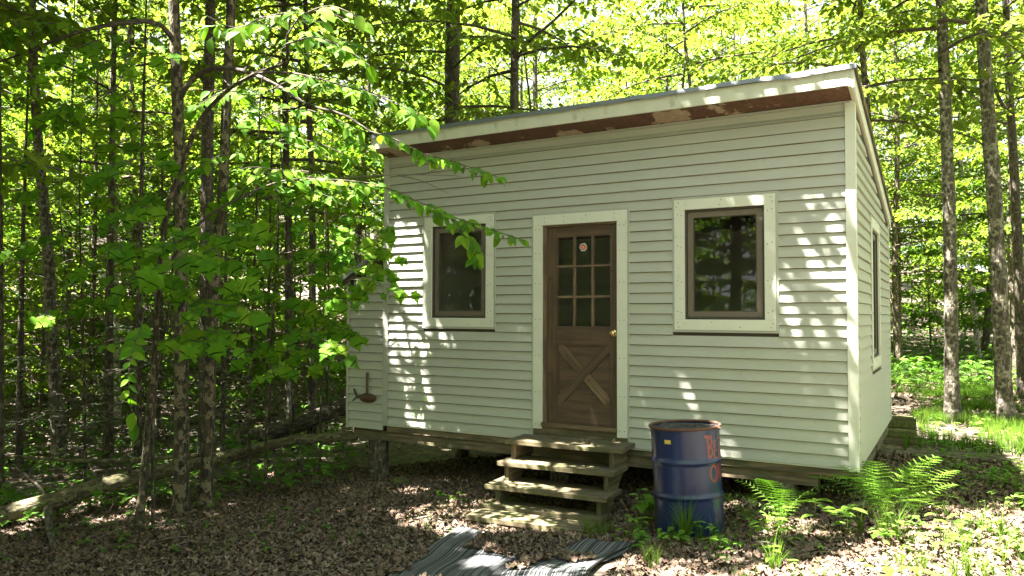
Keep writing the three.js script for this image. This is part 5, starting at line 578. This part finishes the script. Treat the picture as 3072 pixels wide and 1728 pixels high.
{
  const tufts = [0, 1, 2].map((k) => { const P = [], r = rng(80 + k); for (let i = 0; i < 16; i++) blade(P, (r() - 0.5) * 0.05, (r() - 0.5) * 0.05, 0.7 + 0.5 * r(), 0.15 + 0.6 * r(), r() * 6.283, 0.012); const g = new THREE.BufferGeometry(); g.setAttribute('position', new THREE.Float32BufferAttribute(P, 3)); g.computeVertexNormals(); return g; });
  const list = tufts.map(() => []), r = rng(515), cx = camera.position.x, cz = camera.position.z, add = (x, z, s) => { if (Math.hypot(x + 1.19, z - 0.93) < 0.3) return; list[Math.floor(r() * 3)].push([x, z, s * (0.7 + 0.6 * r())]); };
  const clump = (x, z, rad, n, s) => { for (let i = 0; i < n; i++) { const a = r() * 6.283, q = rad * Math.sqrt(r()); add(x + Math.cos(a) * q, z + Math.sin(a) * q, s); } };
  clump(-1.12, 1.27, 0.1, 7, 0.36); clump(-0.98, 1.2, 0.16, 8, 0.2); clump(-1.9, 1.28, 0.14, 10, 0.2); clump(-1.75, 1.2, 0.25, 10, 0.14); clump(-1.5, 1.0, 0.2, 8, 0.14); clump(0.28, 0.8, 0.22, 9, 0.24); clump(-0.3, 0.9, 0.4, 16, 0.12); clump(0.75, 1.5, 0.06, 3, 0.24); clump(-0.35, 1.95, 0.12, 5, 0.22); clump(-1.05, 2.1, 0.12, 4, 0.16); clump(0.95, 0.35, 0.12, 4, 0.24); clump(-4.6, 2.3, 0.3, 9, 0.13); clump(-4.4, 3.0, 0.2, 5, 0.12); clump(-3.3, 1.7, 0.05, 2, 0.12); clump(-3.75, 2.2, 0.12, 4, 0.14); clump(-5.6, 0.1, 0.2, 5, 0.12); clump(1.1, 1.4, 0.15, 4, 0.18);
  for (let i = 0; i < 6500; i++) { const x = lerp(0.15, 3.2, r()), z = lerp(-3.6, -13, Math.pow(r(), 0.8)), n = vnoise(x * 1.3 + 40, z * 0.9 + 60, 99, 99, 9); if (n > 0.46) add(x, z, 0.17); }
  for (let i = 0; i < 900; i++) { const x = lerp(0.3, 2.2, r()), z = lerp(-3, 1.8, r()), n = vnoise(x * 2.2 + 10, z * 1.9 + 10, 99, 99, 19); if (n > 0.56) add(x, z, 0.13); }
  for (let i = 0; i < 500; i++) { const x = lerp(-1.3, 1.8, r()), z = lerp(0.7, 3, r()), n = vnoise(x * 2.4 + 30, z * 2.1 + 10, 99, 99, 29); if (n > 0.6) add(x, z, 0.11); }
  for (let i = 0; i < 1600; i++) { const a = lerp(-10, 8, r()) * Math.PI / 180, d = lerp(18, 34, r()); add(cx - Math.sin(a) * d, cz - Math.cos(a) * d, 0.22); }
  const grp = new THREE.Group(); grp.name = 'grass'; grp.userData = { kind: 'stuff', label: 'scattered green grass tufts in the yard and the clearing' }; scene.add(grp); const m4 = new THREE.Matrix4(), qt = new THREE.Quaternion(), col = new THREE.Color();
  list.forEach((l, k) => { const o = sh(new THREE.InstancedMesh(tufts[k], M.grass, l.length)); o.name = 'grass_tufts'; o.userData.kind = 'stuff'; l.forEach(([x, z, s], i) => { o.setMatrixAt(i, m4.compose(V(x, ground_y(x, z), z), qt.setFromAxisAngle(UP, r() * 6.28), V(s, s, s))); const b = 0.75 + 0.5 * r(); o.setColorAt(i, col.setRGB(b * (0.9 + 0.3 * r()), b, b)); }); grp.add(o); });
  // seedlings: a stem with a few ovate or lobed leaves
  const seedling = (k) => { const g = [], q = rng(90 + k), n = 3 + k; for (let i = 0; i < n; i++) { const a = i / n * 6.283 + q(), h = 0.5 + 0.5 * q(), m = new THREE.Matrix4(), d = V(Math.cos(a), -0.15 + 0.4 * q(), Math.sin(a)).normalize(), z = V(0, 1, 0).addScaledVector(d, -d.y).normalize(), x = d.clone().cross(z); m.makeBasis(x, d, z).scale(V(0.55, 0.6, 0.6)); m.setPosition(d.x * 0.06, h, d.z * 0.06); g.push(noUv(leafGeos[k === 1 ? 'maple' : 'ovate'][i % 2].clone().applyMatrix4(m).setAttribute('uv', new THREE.Float32BufferAttribute(36 * 2, 2)))); } g.push(noUv(limb([[0, 0, 0], [0.02, 0.5, 0], [0, 1, 0.02]], 0.012, 0.008, { seg: 3, div: 3, cap: false }))); return mergeGeometries(g); };
  const sd = [0, 1, 2].map(seedling), sl = sd.map(() => []), put = (x, z, s, k) => { if (Math.hypot(x + 1.19, z - 0.93) < 0.3) return; sl[k ?? Math.floor(r() * 3)].push([x, z, s * (0.7 + 0.6 * r())]); };
  const grow = (x, z, rad, n, s, k) => { for (let i = 0; i < n; i++) { const a = r() * 6.283, q = rad * Math.sqrt(r()); put(x + Math.cos(a) * q, z + Math.sin(a) * q, s, k); } };
  grow(-1.62, 0.62, 0.14, 9, 0.3, 0); grow(-0.12, 0.78, 0.2, 6, 0.24, 2); grow(-0.6, 0.95, 0.3, 8, 0.18, 0); grow(-3.7, 0.75, 0.2, 5, 0.14, 0); grow(-1.45, 1.4, 0.25, 9, 0.14); grow(-1.0, 1.6, 0.4, 10, 0.13); grow(0.5, 0.9, 0.5, 14, 0.14); grow(0.4, 1.9, 0.4, 7, 0.14); grow(-0.5, 1.6, 0.6, 12, 0.12); grow(-7.6, -1.2, 1.2, 40, 0.2, 1); grow(-6.9, 0.5, 0.8, 16, 0.14, 1); grow(-5.9, 2.9, 1.0, 24, 0.11, 1); grow(-7.2, 2.3, 1.4, 30, 0.14, 1); grow(-4.9, 2.6, 1.0, 10, 0.1, 1);
  for (let i = 0; i < 900; i++) { const a = lerp(42, 68, r()) * Math.PI / 180, d = lerp(9, 22, r()); put(cx - Math.sin(a) * d, cz - Math.cos(a) * d, 0.22, 1); } for (let i = 0; i < 700; i++) { const x = lerp(0.2, 2.6, r()), z = lerp(-9, 1, r()); if (vnoise(x * 1.9 + 70, z * 1.4 + 60, 99, 99, 39) > 0.5) put(x, z, 0.12); } for (let i = 0; i < 900; i++) { const a = lerp(-10, 9, r()) * Math.PI / 180, d = lerp(19, 36, r()); put(cx - Math.sin(a) * d, cz - Math.cos(a) * d, 0.4, 1); }
  const gp = new THREE.Group(); gp.name = 'ground_plants'; gp.userData = { kind: 'stuff', label: 'low green seedlings and leafy ground plants among the litter' }; scene.add(gp);
  sl.forEach((l, k) => { const o = sh(new THREE.InstancedMesh(sd[k], M.fern[k], l.length)); o.name = 'seedlings'; o.userData.kind = 'stuff'; l.forEach(([x, z, s], i) => o.setMatrixAt(i, m4.compose(V(x, ground_y(x, z), z), qt.setFromAxisAngle(UP, r() * 6.28), V(s * 0.8, s, s * 0.8)))); gp.add(o); });
}
{ // twigs strewn on the litter
  const r = rng(717), g = []; for (let i = 0; i < 420; i++) { const a = lerp(-8, 70, r()) * Math.PI / 180, d = lerp(4, 15, r()), x = camera.position.x - Math.sin(a) * d, z = camera.position.z - Math.cos(a) * d; if ((x > -5.8 && x < 0 && z < 0.3) || inRug(x, z) || (a < 0.6 && r() < 0.6)) continue; const y = ground_y(x, z) + 0.025, az = r() * 6.283, l = 0.1 + 0.5 * r() * r() + (a > 0.75 && d > 7.5 ? 0.5 * r() : 0), up = d > 8 && a > 0.75 ? 0.25 * r() : 0.02; g.push(limb([[x, y, z], [x + Math.cos(az) * l * 0.5, y + up * 0.6 + 0.03 * r(), z + Math.sin(az) * l * 0.5], [x + Math.cos(az + 0.3) * l, y + up, z + Math.sin(az + 0.3) * l]], 0.003 + 0.005 * r(), 0.002, { seg: 4, div: 4, cap: false })); }
  const o = sh(new THREE.Mesh(mergeGeometries(g), M.deadTwig)); o.name = 'dead_twigs'; o.userData = { kind: 'stuff', label: 'small dead twigs strewn over the leaf litter' }; scene.add(o);
}
renderer.render(scene, camera);
